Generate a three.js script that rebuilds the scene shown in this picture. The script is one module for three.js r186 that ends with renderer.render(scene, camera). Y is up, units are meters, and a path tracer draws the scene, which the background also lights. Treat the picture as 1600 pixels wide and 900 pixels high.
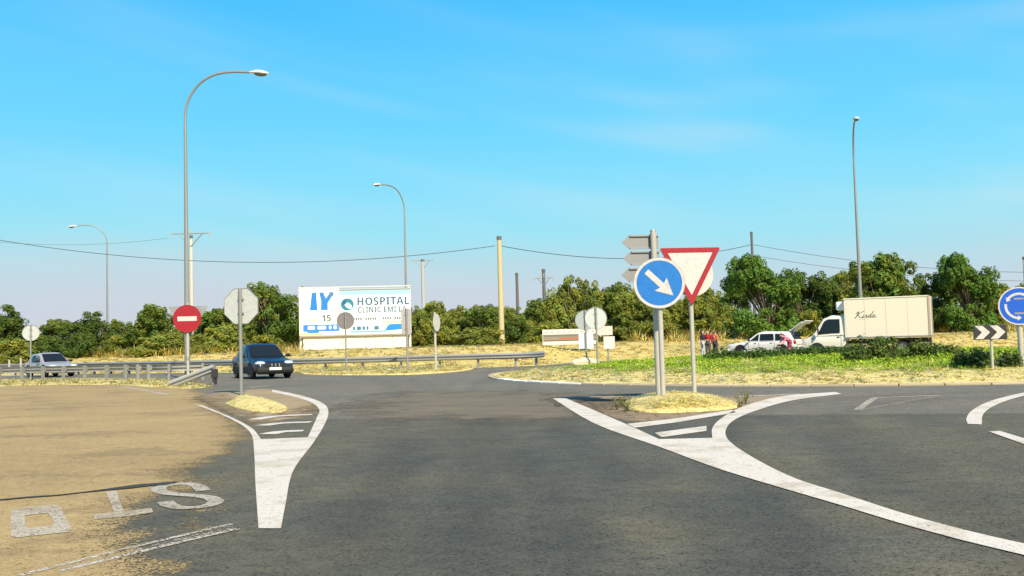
import * as THREE from 'three';
import { mergeGeometries, toCreasedNormals } from 'three/addons/utils/BufferGeometryUtils.js';
import { MarchingCubes } from 'three/addons/objects/MarchingCubes.js';
import { RoundedBoxGeometry } from 'three/addons/geometries/RoundedBoxGeometry.js';
import { ImprovedNoise } from 'three/addons/math/ImprovedNoise.js';

// ---------- camera: a driver's eye, 1.3 m above a flat junction, tilted up a little and rolled by 1.6 degrees ----------
const scene = new THREE.Scene();
const camera = new THREE.PerspectiveCamera(2 * Math.atan(450 / 1500) * 180 / Math.PI, 16 / 9, 0.1, 5000);
camera.position.set(0, 1.3, 0);
camera.rotation.set(Math.atan(84 / 1500), 0, -0.028, 'YXZ');

// ---------- sky: clear, pale at the horizon, deepening with height; a few thin streaks of high cloud ----------
const EXPOSURE = 1.5;
const noiseGen = new ImprovedNoise();
const noise = (x, y, z = 0) => noiseGen.noise(x, y, z);
const fbm = (x, y, z = 0) => 0.55 * noise(x, y, z) + 0.27 * noise(2.1 * x, 2.1 * y, z + 7) + 0.18 * noise(4.3 * x, 4.3 * y, z + 13);
const lin = (c) => (c <= 0.04045 ? c / 12.92 : ((c + 0.055) / 1.055) ** 2.4);
{
  const stops = [[0, 208, 213, 223], [2.2, 203, 215, 226], [4.2, 187, 222, 233], [6, 160, 229, 246], [9, 139, 225, 254], [12.6, 115, 216, 255], [19.6, 80, 196, 255], [35, 56, 160, 238], [60, 40, 122, 206], [90, 34, 105, 190]];
  const w = 1024, h = 512, data = new Float32Array(w * h * 4);
  for (let j = 0; j < h; j++) {
    const e = Math.max((j + 0.5) / h * 180 - 90, 0);
    for (let i = 0; i < w; i++) {
      const az = (i + 0.5) / w * Math.PI * 2;
      const x = -Math.cos(az), z = -Math.sin(az);
      const veil = Math.max(0, e - (0.7 - 1.1 * x + 0.9 * fbm(2 * x, 2 * z, 3)) * Math.exp(-e / 9) + 0.9 * fbm(2.5 * x + 0.08 * e, 2.5 * z, e * 0.15));   // the haze lies deeper on one side
      let k = 0;
      while (k < stops.length - 2 && veil > stops[k + 1][0]) k++;
      const a = stops[k], b = stops[k + 1], t = Math.min(1, Math.max(0, (veil - a[0]) / (b[0] - a[0])));
      const s = Math.max(0, fbm(5 * x + 0.35 * e, 5 * z - 0.12 * e, e * 0.2) + 0.1) ** 1.6 * 0.5 * Math.exp(-(((e - 11) / 9) ** 2));
      for (let c = 0; c < 3; c++) {
        const v = lin(a[c + 1] / 255) * (1 - t) + lin(b[c + 1] / 255) * t;
        data[(j * w + i) * 4 + c] = (v * (1 - s) + 0.85 * s) / EXPOSURE;
      }
      data[(j * w + i) * 4 + 3] = 1;
    }
  }
  const sky = new THREE.DataTexture(data, w, h, THREE.RGBAFormat, THREE.FloatType);
  sky.mapping = THREE.EquirectangularReflectionMapping;
  sky.magFilter = sky.minFilter = THREE.LinearFilter;
  sky.wrapS = THREE.RepeatWrapping;
  sky.needsUpdate = true;
  scene.background = sky;
  scene.environment = sky;
}

// ---------- sun: behind the camera, over its right shoulder, fairly high ----------
const sunDir = new THREE.Vector3().setFromSphericalCoords(1, (90 - 44) * Math.PI / 180, 24 * Math.PI / 180);
const sun = new THREE.DirectionalLight(new THREE.Color(1, 0.86, 0.62), 5);
sun.position.copy(sunDir).multiplyScalar(120).add(new THREE.Vector3(0, 0, -40));
sun.target.position.set(0, 0, -40);
sun.castShadow = true;
sun.shadow.mapSize.set(4096, 4096);
Object.assign(sun.shadow.camera, { left: -80, right: 80, top: 80, bottom: -80, near: 1, far: 320 });
scene.add(sun, sun.target);

const renderer = new THREE.WebGLRenderer({ antialias: true });
renderer.toneMapping = THREE.LinearToneMapping;
renderer.toneMappingExposure = EXPOSURE;
renderer.shadowMap.enabled = true;
renderer.setSize(1024, 576);

// ---------- helpers ----------
function rng(seed) { return () => { seed = (seed + 0x6d2b79f5) | 0; let t = Math.imul(seed ^ (seed >>> 15), 1 | seed); t = (t + Math.imul(t ^ (t >>> 7), 61 | t)) ^ t; return ((t ^ (t >>> 14)) >>> 0) / 4294967296; }; }
const V = (x, y, z) => new THREE.Vector3(x, y, z);
const clamp = (x, a = 0, b = 1) => Math.min(b, Math.max(a, x));
const smooth = (a, b, x) => { const t = clamp((x - a) / (b - a)); return t * t * (3 - 2 * t); };
const mix = (a, b, t) => a + (b - a) * t;
const taken = {};
function numbered(name) { const k = (taken[name] = (taken[name] ?? -1) + 1); return k ? `${name}_${String(k).padStart(3, '0')}` : name; }
function mat(rgb, roughness = 0.7, metalness = 0, extra = {}) {
  const m = extra.physical ? new THREE.MeshPhysicalMaterial() : new THREE.MeshStandardMaterial();
  delete extra.physical;
  m.color.setRGB(...rgb); m.roughness = roughness; m.metalness = metalness; m.side = THREE.DoubleSide;
  return Object.assign(m, extra);
}
function obj(name, geometries, material, parent = scene) {
  const list = [].concat(geometries);
  const g = list.length > 1 ? mergeGeometries(list.map(plain)) : list[0];
  const m = new THREE.Mesh(g, material);
  m.name = parent === scene ? numbered(name) : name; m.castShadow = m.receiveShadow = true;
  parent.add(m);
  return m;
}
function plain(g) {                                     // position, normal and uv only, without an index, so that pieces merge
  const n = g.index ? g.toNonIndexed() : g.clone();
  for (const k of Object.keys(n.attributes)) if (!['position', 'normal', 'uv'].includes(k)) n.deleteAttribute(k);
  if (!n.attributes.normal) n.computeVertexNormals();
  if (!n.attributes.uv) n.setAttribute('uv', new THREE.Float32BufferAttribute(new Float32Array(n.attributes.position.count * 2), 2));
  return n;
}
function tag(o, label, category, group, kind) {
  if (label) o.userData.label = label;
  if (category) o.userData.category = category;
  if (group) o.userData.group = group;
  if (kind) o.userData.kind = kind;
  return o;
}
function thing(name, label, category, [x, y, z] = [0, 0, 0], turn = 0, group) {
  const o = new THREE.Group(); o.name = numbered(name); scene.add(o);
  o.position.set(x, y, z); o.rotation.y = turn;
  return tag(o, label, category, group);
}
function dup(root, [x, y, z], turn, label, group, scale = [1, 1, 1]) {
  const r = root.clone(); r.name = numbered(root.name.replace(/_\d{3}$/, '')); scene.add(r);
  r.position.set(x, y, z); r.rotation.y = turn; r.scale.set(...scale);
  return tag(r, label, null, group);
}
const box = (w, h, d, x = 0, y = 0, z = 0) => new THREE.BoxGeometry(w, h, d).translate(x, y, z);
const rbox = (w, h, d, r, x = 0, y = 0, z = 0) => new RoundedBoxGeometry(w, h, d, 2, r).translate(x, y, z);
const cyl = (r0, r1, h, x = 0, y = 0, z = 0, n = 16) => new THREE.CylinderGeometry(r1, r0, h, n).translate(x, y + h / 2, z);   // r0 below, r1 above, standing on y
function rod(a, b, r0, r1 = r0, n = 8) {               // a tapered round bar from a to b
  const d = b.clone().sub(a), g = new THREE.CylinderGeometry(r1, r0, d.length(), n);
  g.translate(0, d.length() / 2, 0);
  g.applyQuaternion(new THREE.Quaternion().setFromUnitVectors(V(0, 1, 0), d.normalize()));
  return g.translate(a.x, a.y, a.z);
}
function tube(points, r, n = 6, seg = 32) { return new THREE.TubeGeometry(new THREE.CatmullRomCurve3(points), seg, r, n); }
function flat(points, y = 0) {                         // a level polygon of [x, z] corners with uv in metres
  const pts = points.map(([x, z]) => new THREE.Vector2(x, -z));
  if (THREE.ShapeUtils.isClockWise(pts)) pts.reverse();
  const tris = THREE.ShapeUtils.triangulateShape(pts, []);
  const g = new THREE.BufferGeometry();
  g.setAttribute('position', new THREE.Float32BufferAttribute(pts.flatMap((p) => [p.x, y, -p.y]), 3));
  g.setAttribute('normal', new THREE.Float32BufferAttribute(pts.flatMap(() => [0, 1, 0]), 3));
  g.setAttribute('uv', new THREE.Float32BufferAttribute(pts.flatMap((p) => [p.x, p.y]), 2));
  g.setIndex(tris.flat());
  return g;
}
function stripe(points, width, y = 0) {                 // a painted line of even width along [x, z] points
  const up = [], low = [];
  points.forEach(([x, z], i) => {
    const [ax, az] = points[Math.max(0, i - 1)], [bx, bz] = points[Math.min(points.length - 1, i + 1)];
    const l = Math.hypot(bx - ax, bz - az), nx = -(bz - az) / l * width / 2, nz = (bx - ax) / l * width / 2;
    up.push([x + nx, z + nz]); low.unshift([x - nx, z - nz]);
  });
  return flat([...up, ...low], y);
}
function curve(points, n = 40) {                        // points along a smooth line through [x, z] corners
  return new THREE.CatmullRomCurve3(points.map(([x, z]) => V(x, 0, z)), false, 'centripetal').getPoints(n).map((p) => [p.x, p.z]);
}
function inside(x, z, poly) {
  let r = false;
  for (let i = 0, j = poly.length - 1; i < poly.length; j = i++) {
    const [xi, zi] = poly[i], [xj, zj] = poly[j];
    if ((zi > z) !== (zj > z) && x < (xj - xi) * (z - zi) / (zj - zi) + xi) r = !r;
  }
  return r;
}
function edgeDistance(x, z, poly) {                     // metres to the polygon's outline, positive inside
  let d = 1e9;
  for (let i = 0, j = poly.length - 1; i < poly.length; j = i++) {
    const [ax, az] = poly[j], [bx, bz] = poly[i], t = clamp(((x - ax) * (bx - ax) + (z - az) * (bz - az)) / ((bx - ax) ** 2 + (bz - az) ** 2 + 1e-9));
    d = Math.min(d, Math.hypot(x - ax - t * (bx - ax), z - az - t * (bz - az)));
  }
  return inside(x, z, poly) ? d : -d;
}
function grid(xs, zs, height, color, uvScale = 1) {     // a terrain sheet over the lines xs and zs; color(x, z) gives rgb or rgba
  const n = xs.length, m = zs.length, pos = [], uv = [], col = [], idx = [];
  let width = 3;
  for (let j = 0; j < m; j++) for (let i = 0; i < n; i++) {
    pos.push(xs[i], height(xs[i], zs[j]), zs[j]); uv.push(xs[i] * uvScale, -zs[j] * uvScale);
    const c = color(xs[i], zs[j]); width = c.length; col.push(...c);
  }
  for (let j = 0; j < m - 1; j++) for (let i = 0; i < n - 1; i++) {
    const a = j * n + i, b = a + 1, c = a + n, d = c + 1;
    if (width === 4 && Math.max(col[a * 4 + 3], col[b * 4 + 3], col[c * 4 + 3], col[d * 4 + 3]) <= 0) continue;
    idx.push(a, b, c, b, d, c);
  }
  const g = new THREE.BufferGeometry();
  g.setAttribute('position', new THREE.Float32BufferAttribute(pos, 3));
  g.setAttribute('uv', new THREE.Float32BufferAttribute(uv, 2));
  g.setAttribute('color', new THREE.Float32BufferAttribute(col, width));
  g.setIndex(idx); g.computeVertexNormals();
  return g;
}
const steps = (a, b, n) => Array.from({ length: n + 1 }, (_, i) => a + (b - a) * i / n);
// a tiling texture of n x n values from a function of the texel; periodic value noise for it
function valueNoise(seed, cells) {
  const r = rng(seed), v = Float32Array.from({ length: cells * cells }, r);
  return (u, w) => {
    const x = u * cells, y = w * cells, i = Math.floor(x), j = Math.floor(y), fx = x - i, fy = y - j, sx = fx * fx * (3 - 2 * fx), sy = fy * fy * (3 - 2 * fy);
    const at = (a, b) => v[((b % cells + cells) % cells) * cells + (a % cells + cells) % cells];
    return mix(mix(at(i, j), at(i + 1, j), sx), mix(at(i, j + 1), at(i + 1, j + 1), sx), sy);
  };
}
function texture(n, f, srgb = false, metres = 1) {       // f(u, v) -> [r, g, b] in 0..1 (sRGB values when srgb)
  const d = new Uint8Array(n * n * 4);
  for (let j = 0; j < n; j++) for (let i = 0; i < n; i++) {
    const c = f(i / n, j / n);
    d.set([c[0] * 255, c[1] * 255, c[2] * 255, 255].map((x) => clamp(x, 0, 255)), (j * n + i) * 4);
  }
  const t = new THREE.DataTexture(d, n, n);
  t.wrapS = t.wrapT = THREE.RepeatWrapping; t.magFilter = THREE.LinearFilter; t.minFilter = THREE.LinearMipmapLinearFilter;
  if (srgb) t.colorSpace = THREE.SRGBColorSpace;
  t.repeat.set(1 / metres, 1 / metres); t.needsUpdate = true;
  return t;
}
function canvasTexture(w, h, draw) {
  const c = document.createElement('canvas'); c.width = w; c.height = h;
  draw(c.getContext('2d'), w, h);
  const t = new THREE.CanvasTexture(c); t.colorSpace = THREE.SRGBColorSpace;
  return t;
}

// ---------- shared grain textures ----------
const vA = valueNoise(11, 512), vB = valueNoise(12, 170), vC = valueNoise(13, 24), vD = valueNoise(14, 64);
const stoneTone = (u, v) => { const s = vA(u, v), t = vB(u, v); return 0.52 + 0.36 * (s - 0.5) + 0.38 * (t - 0.5) + (s > 0.86 ? 0.22 : 0) - (t < 0.14 ? 0.2 : 0) + 0.16 * (vC(u, v) - 0.5); };
const asphaltMap = texture(1024, (u, v) => { const t = stoneTone(u, v); return [t * 1.01, t, t * 0.985]; }, false, 2.6);
const asphaltBump = texture(1024, (u, v) => { const t = stoneTone(u, v); return [t, t, t]; }, false, 2.6);
const sandTone = (u, v) => 0.73 + 0.12 * (vA(v, u) - 0.5) + 0.14 * (vB(v, u) - 0.5) + 0.14 * (vD(u, v) - 0.5) - (vA(u + 0.31, v) > 0.95 ? 0.2 : 0);
const sandMap = texture(1024, (u, v) => { const t = sandTone(u, v); return [t, t * 0.985, t * 0.96]; }, false, 3.1);
const speckle = texture(512, (u, v) => { const t = 0.5 * vB(u, v) + 0.3 * vA(u, v) + 0.2 * vD(u, v); return [t, t, t]; }, false, 1.7);
const fieldTone = (u, v) => 0.62 + 0.3 * (vD(u, v) - 0.5) + 0.35 * (vB(u, v) - 0.5) + 0.2 * (vC(v, u) - 0.5);
const fieldMap = texture(512, (u, v) => { const t = fieldTone(u, v); return [t, t * 0.97, t * 0.9]; }, false, 4);

// ---------- lie of the land ----------
const ISLAND = { x: 14, z: -37, r: 15 };
const backLine = [[-200, -150], [-60, -82], [-34, -68], [-11.5, -52], [-5, -51.2], [1.25, -51.5], [4, -58], [14, -61], [26, -61], [45, -60], [200, -90]];
function backZ(x) { let k = 0; while (k < backLine.length - 2 && x > backLine[k + 1][0]) k++; const [ax, az] = backLine[k], [bx, bz] = backLine[k + 1]; return mix(az, bz, clamp((x - ax) / (bx - ax))); }
function landY(x, z) {                                  // the verge behind the junction climbs about a metre to the trees
  const b = backZ(x) - z;
  return -0.06 + 1.1 * smooth(0, 15, b) + 0.1 * smooth(2, 10, b) * fbm(x * 0.12, z * 0.12) + 0.006 * Math.max(0, b - 40);
}
const islandY = (x, z) => { const q = Math.hypot(x - ISLAND.x, z - ISLAND.z) / ISLAND.r; return q > 1 ? 0 : 0.035 + 0.43 * (1 - q * q) + 0.05 * fbm(x * 0.3, z * 0.3) * (1 - q); };
{
  const xs = [-1800, -900, -500, -320, -220, -160, ...steps(-120, 120, 120), 160, 220, 320, 500, 900, 1800];
  const zs = [400, 200, 100, 60, 30, ...steps(10, -180, 110), -220, -300, -450, -700, -1100, -1800, -2600];
  const g = grid(xs, zs, landY, (x, z) => {
    const b = backZ(x) - z, n = fbm(x * 0.07, z * 0.07), k = fbm(x * 0.35 + 5, z * 0.35), green = smooth(0.05, 0.35, fbm(x * 0.045 + 20, z * 0.09)) * 0.5;
    const dry = [0.98 + 0.2 * k + 0.15 * n, 0.8 + 0.18 * k + 0.14 * n, 0.29 + 0.1 * k];
    return [mix(dry[0], 0.3, green), mix(dry[1], 0.36, green), mix(dry[2], 0.1, green)];
  });
  tag(obj('ground', g, mat([0.97, 0.95, 0.88], 1, 0, { vertexColors: true, map: fieldMap, bumpMap: fieldMap, bumpScale: 0.05 })), 'dry yellow field with patches of green behind the junction', 'ground', null, 'structure');
}

// ---------- the road: newer dark asphalt in front of a straight seam, older brownish asphalt beyond ----------
const seamZ = (x) => -16.6 + 0.24 * x + 0.05 * noise(x * 2, 3) + 0.02 * noise(x * 9, 5);
const lanes = [curve([[-0.134, -3.537], [-0.259, -5.445], [-0.516, -8.820], [-1.228, -15.997], [-2.444, -25.472], [-5.272, -38.926], [-9.749, -48.314]]), curve([[0.414, -3.497], [0.414, -5.367], [0.350, -8.658], [-0.061, -15.608], [-0.563, -24.495], [-0.089, -33.831], [1.332, -43.207]]), curve([[2.321, -5.148], [2.819, -8.199], [3.490, -12.457], [4.981, -16.538], [7.397, -18.750], [11.301, -19.040]])];
{
  const near = (x, z, path) => { let d = 1e9; for (const [a, b] of path) d = Math.min(d, (a - x) ** 2 + (b - z) ** 2); return Math.sqrt(d); };
  const xs = [...steps(-40, -12, 56), ...steps(-11.85, 12, 159), ...steps(12.5, 42, 59)];
  const zs = [...steps(3, -3, 12), ...steps(-3.12, -24, 174), ...steps(-24.4, -63, 97)];
  const onRoad = (x, z) => z > backZ(x) + 1.2;
  const g = grid(xs, zs, () => 0, (x, z) => {
    const old = smooth(seamZ(x) + 0.09, seamZ(x) - 0.09, z), n = fbm(x * 0.5, z * 0.5), k = fbm(x * 0.11 + 9, z * 0.13), f = noise(x * 2.3, z * 2.3, 4);
    let t = 0.135 * (1 + 0.16 * n + 0.22 * k + 0.1 * f), track = 0;
    for (const lane of lanes) { const d = near(x, z, lane); track = Math.max(track, Math.exp(-(((Math.abs(d) - 0.75) / 0.32) ** 2))); }
    t *= 1 - 0.22 * track;                               // bitumen polished up in the wheel tracks
    const streak = fbm(x * 1.3 + 0.18 * z, z * 0.09, 6);
    t *= 1 + 0.3 * streak;
    const dusty = clamp(0.2 + 1.1 * streak + 1.9 * fbm(x * 0.16 + 40, z * 0.2) + 0.9 * noise(x * 0.9, z * 0.7, 8) + 0.13 * Math.abs(x - 0.8));
    const fresh = [t * (0.9 + 0.4 * dusty), t * (0.91 + 0.27 * dusty), t * (0.68 + 0.07 * dusty)];
    const u = 0.235 * (1 + 0.14 * n + 0.25 * k + 0.1 * f) * (1 - 0.16 * track), dust = clamp(0.5 + 1.4 * fbm(x * 0.22 + 3, z * 0.5));
    const worn = [u * (0.98 + 0.2 * dust), u * (0.94 + 0.1 * dust), u * 0.75];
    return [0, 1, 2].map((c) => mix(fresh[c], worn[c], old)).concat(onRoad(x, z) ? 1 : 0);
  });
  const c3 = new Float32Array(g.attributes.color.count * 3);
  for (let i = 0; i < g.attributes.color.count; i++) c3.set([g.attributes.color.getX(i), g.attributes.color.getY(i), g.attributes.color.getZ(i)], i * 3);
  g.setAttribute('color', new THREE.BufferAttribute(c3, 3));
  tag(obj('road', g, mat([1, 1, 1], 0.93, 0, { vertexColors: true, map: asphaltMap, bumpMap: asphaltBump, bumpScale: 0.006 })), 'grey asphalt of the junction with a straight seam between newer and older surfacing', 'road', null, 'structure');
}

// ---------- sandy dust lying over the asphalt ----------
function dust(name, label, poly, cell, y, tone, feather = 1.1, jitter = 0.5, most = 1) {
  const bx = poly.map((p) => p[0]), bz = poly.map((p) => p[1]);
  const x0 = Math.min(...bx) - 1, x1 = Math.max(...bx) + 1, z0 = Math.min(...bz) - 1, z1 = Math.max(...bz) + 1;
  const g = grid(steps(x0, x1, Math.ceil((x1 - x0) / cell)), steps(z1, z0, Math.ceil((z1 - z0) / cell)), () => y, (x, z) => {
    const d = edgeDistance(x, z, poly) + jitter * fbm(x * 1.1, z * 1.1) + 0.4 * jitter * noise(x * 4, z * 4);
    const n = fbm(x * 0.45, z * 0.9), k = fbm(x * 0.13, z * 0.3, 4), f = noise(x * 3, z * 5), bare = smooth(0.1, 0.3, fbm(x * 0.5 + 31, z * 1.0 + 3) + 0.25 * noise(x * 6, z * 6, 2)) * 0.25;
    const b = 1 + 0.2 * n + 0.16 * k + 0.08 * f;
    return [tone[0] * b * (1 - bare), tone[1] * b * (1 - bare), tone[2] * b * (1 - 0.9 * bare), clamp(d / feather + 0.5) * most];
  });
  return tag(obj(name, g, mat([1, 1, 1], 1, 0, { vertexColors: true, map: sandMap, bumpMap: sandMap, bumpScale: 0.01, alphaMap: speckle, alphaTest: 0.28 })), label, 'dust', null, 'structure');
}
const SAND = [0.455, 0.33, 0.145];
dust('sand', 'pale sandy dust spread over the asphalt in front of the painted letters', [[-163.773, -163.745], [-19.088, -46.796], [-14.436, -40.092], [-10.472, -31.583], [-7.847, -24.905], [-4.872, -16.945], [-3.748, -13.791], [-3.937, -14.209], [-3.735, -12.352], [-3.534, -10.697], [-3.347, -9.776], [-3.158, -8.845], [-3.057, -8.212], [-2.993, -7.723], [-2.900, -7.285], [-2.602, -6.711], [-2.392, -6.340], [-2.163, -5.663], [-1.739, -4.425], [-11.556, -5.312]], 0.1, 0.004, SAND);
dust('sand', 'thin scatter of sand grains on the asphalt beside the white gore', [[-7.294, -23.148], [-4.872, -16.945], [-3.748, -13.791], [-2.490, -9.187], [-1.868, -6.943], [-1.935, -6.517], [-1.886, -5.953], [-1.593, -4.820], [-1.935, -4.443], [-2.664, -6.414], [-2.900, -7.285], [-3.057, -8.212], [-3.347, -9.776], [-3.534, -10.697], [-3.735, -12.352]], 0.1, 0.0035, SAND, 1.6, 0.9, 0.56);
dust('sand', 'sandy dust around the small grass mound behind the stop line', [[-8.887, -26.530], [-9.174, -30.075], [-8.031, -31.471], [-5.911, -26.616], [-4.435, -21.922], [-3.878, -19.152], [-3.890, -18.025], [-4.451, -16.550], [-5.328, -18.537]], 0.12, 0.004, [0.42, 0.32, 0.18], 0.4, 0.3);
dust('sand', 'pinkish sandy dust round the grass mound of the blue arrow sign', [[0.944, -21.833], [2.564, -22.058], [5.042, -20.818], [6.185, -20.489], [4.252, -17.832], [3.325, -15.719], [1.826, -14.978], [1.354, -16.434]], 0.12, 0.004, [0.37, 0.275, 0.175], 0.5, 0.35);
dust('sand', 'brownish dust over the old asphalt along the seam', [[-3.786, -20.016], [-3.295, -26.907], [-0.076, -25.172], [2.340, -22.709], [2.105, -17.679], [1.000, -16.013], [-2.069, -16.809]], 0.2, 0.004, [0.2, 0.165, 0.112], 2.4, 2.2);

// ---------- dark tar joint across the dust ----------
tag(obj('tar_joint', flat([...[[-6.422, -8.048], [-4.672, -8.748], [-4.497, -8.861], [-4.239, -8.932], [-4.066, -9.074], [-3.921, -9.226], [-3.782, -9.411], [-3.663, -9.505], [-3.521, -9.546], [-3.372, -9.626]], ...[[-3.351, -9.493], [-3.421, -9.360], [-3.558, -9.345], [-3.675, -9.221], [-3.878, -9.125], [-4.054, -9.019], [-4.216, -8.884], [-4.453, -8.796], [-4.643, -8.695], [-6.381, -7.997]]], 0.012), mat([0.03, 0.028, 0.025], 0.9)), 'thin dark tar joint running across the sandy dust', 'joint', null, 'structure');

// ---------- the grassy islands ----------
const soilMat = mat([1, 1, 1], 1, 0, { vertexColors: true, map: fieldMap, bumpMap: fieldMap, bumpScale: 0.03 });
const kerbMat = mat([0.5, 0.43, 0.33], 0.9, 0, { bumpMap: sandMap, bumpScale: 0.01 });
function mound(name, label, poly, height, edge) {
  const ring = curve([...poly, poly[0]], 60).slice(0, -1);
  const cx = ring.reduce((s, p) => s + p[0], 0) / ring.length, cz = ring.reduce((s, p) => s + p[1], 0) / ring.length, rings = 8;
  const pos = [], uv = [], col = [], idx = [], n = ring.length;
  const put = (x, y, z) => { pos.push(x, y, z); uv.push(x, -z); const k = fbm(x * 1.3, z * 1.3); col.push(0.95 + 0.2 * k, 0.8 + 0.16 * k, 0.33 + 0.08 * k); };
  const y = (q) => edge + (height - edge) * (1 - q ** 2.2);
  for (const [x, z] of ring) put(x, 0, z);
  for (let r = rings; r >= 0; r--) for (const [x, z] of ring) { const q = r / rings; put(mix(cx, x, q), y(q) + 0.03 * fbm(x * q * 3, z * 3), mix(cz, z, q)); }
  for (let r = 0; r <= rings; r++) for (let i = 0; i < n; i++) { const a = r * n + i, b = r * n + (i + 1) % n; idx.push(a, a + n, b, b, a + n, b + n); }
  const g = new THREE.BufferGeometry();
  g.setAttribute('position', new THREE.Float32BufferAttribute(pos, 3)); g.setAttribute('uv', new THREE.Float32BufferAttribute(uv, 2)); g.setAttribute('color', new THREE.Float32BufferAttribute(col, 3));
  g.setIndex(idx); g.computeVertexNormals();
  tag(obj(name, g, soilMat), label, 'traffic island', null, 'structure');
  return { ring, top: (x, z) => { const d = edgeDistance(x, z, ring); return d < 0 ? 0 : y(1 - clamp(d / 1.2)); } };
}
const moundSign = mound('traffic_island', 'small kerbed mound of dry grass under the blue arrow sign', [[2.05, -17.4], [2.2, -19.4], [2.7, -20.6], [3.9, -20.7], [4.15, -18.9], [3.95, -17.3], [3.2, -16.7], [2.4, -16.65]], 0.2, 0.04);
const moundStop = mound('traffic_island', 'low mound of dry grass at the foot of the octagonal sign', [[-6.906, -22.982], [-7.251, -24.903], [-7.596, -26.825], [-6.331, -24.478], [-5.273, -21.837], [-4.841, -20.434], [-4.774, -19.492], [-5.316, -19.875], [-6.036, -21.106]], 0.13, 0.03);
const moundBack = mound('traffic_island', 'long strip of dry grass in front of the far guardrail', [[-11.516, -51.946], [-10.496, -59.943], [-6.354, -58.512], [-2.517, -51.561], [-2.119, -46.503], [-3.227, -42.719], [-4.539, -41.721], [-7.269, -43.114], [-9.919, -46.112]], 0.1, 0.06);
const verge = { ring: [[-35.279, -49.892], [-32.345, -52.677], [-28.633, -53.596], [-22.465, -50.924], [-16.947, -46.049], [-12.003, -37.330], [-10.449, -33.319], [-10.953, -32.707], [-12.197, -33.871], [-15.718, -38.532], [-20.513, -41.496], [-24.465, -39.847], [-27.569, -38.993]], top: () => 0.014 };
tag(dust('verge', 'verge of dry grass along the foot of the near guardrail', verge.ring, 0.25, 0.012, [0.92, 0.76, 0.3], 0.9, 0.5), null, 'verge');
{
  const o = new THREE.Group(); o.name = 'central_island'; scene.add(o);
  tag(o, 'large domed roundabout island with yellow edges and green weeds', 'traffic island', null, 'structure');
  const rs = steps(0, 1, 26), n = 120, pos = [], uv = [], col = [], idx = [];
  for (const q of rs) for (let i = 0; i < n; i++) {
    const a = i / n * Math.PI * 2, x = ISLAND.x + Math.cos(a) * q * (ISLAND.r - 0.22), z = ISLAND.z + Math.sin(a) * q * (ISLAND.r - 0.22), k = fbm(x * 0.8, z * 0.8);
    const green = smooth(0.86, 0.7, q + 0.12 * fbm(x * 0.5, z * 0.5)) * smooth(-0.3, 0.12, fbm(x * 0.55 + 3, z * 0.55));
    pos.push(x, islandY(x, z), z); uv.push(x, -z);
    col.push(mix(0.97 + 0.2 * k, 0.34, green), mix(0.82 + 0.15 * k, 0.38, green), mix(0.34 + 0.08 * k, 0.06, green));
  }
  for (let r = 0; r < rs.length - 1; r++) for (let i = 0; i < n; i++) { const a = r * n + i, b = r * n + (i + 1) % n; idx.push(a, b, a + n, b, b + n, a + n); }
  const g = new THREE.BufferGeometry();
  g.setAttribute('position', new THREE.Float32BufferAttribute(pos, 3)); g.setAttribute('uv', new THREE.Float32BufferAttribute(uv, 2)); g.setAttribute('color', new THREE.Float32BufferAttribute(col, 3));
  g.setIndex(idx); g.computeVertexNormals();
  obj('soil', g, soilMat, o);
  const stones = 94, kerbs = [0.05, 0.042, 0.046].map((h) => rbox(0.985, h + 0.05, 0.24, 0.025, 0, h / 2 - 0.025, 0)), r = rng(5);
  const tones = [[0.42, 0.34, 0.22], [0.37, 0.3, 0.2], [0.46, 0.38, 0.25]].map((c) => mat(c, 0.9, 0, { bumpMap: sandMap, bumpScale: 0.01 }));
  const white = mat([0.75, 0.72, 0.66], 0.8);
  for (let i = 0; i < stones; i++) {
    const a = i / stones * Math.PI * 2, x = ISLAND.x + Math.cos(a) * (ISLAND.r - 0.1), z = ISLAND.z + Math.sin(a) * (ISLAND.r - 0.1);
    const k = obj('kerb_stone', kerbs[Math.floor(r() * 3)], Math.abs(a - 2.7) < 0.21 ? white : tones[Math.floor(r() * 3)], o);
    k.position.set(x, 0, z); k.rotation.y = -a + Math.PI / 2 + (r() - 0.5) * 0.02;
  }
}

// ---------- painted markings, worn through to the asphalt in specks ----------
const vE = valueNoise(15, 9), vF = valueNoise(16, 40);
const paintMap = texture(512, (u, v) => { const dirt = clamp((vE(u, v) - 0.5) * 2.2 + (vF(u, v) - 0.5) * 1.2 + (vB(u, v) - 0.5) * 0.9, 0, 1), t = 0.82 + 0.1 * (vB(v, u) - 0.5) + 0.08 * (vA(u, v) - 0.5); return [t * (1 - 0.2 * dirt), t * (1 - 0.24 * dirt), t * (1 - 0.32 * dirt)]; }, false, 2.9);
const paint = (test, tone = [0.71, 0.65, 0.56]) => mat(tone, 0.8, 0, { map: paintMap, alphaMap: speckle, alphaTest: test });
const paintFresh = paint(0.27), paintWorn = paint(0.34), paintFaint = paint(0.47, [0.62, 0.56, 0.46]), paintGhost = paint(0.6, [0.55, 0.48, 0.38]);
const mark = (g, m, label, name = 'road_marking') => tag(obj(name, g, m), label, 'road marking', null, 'structure');
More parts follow.
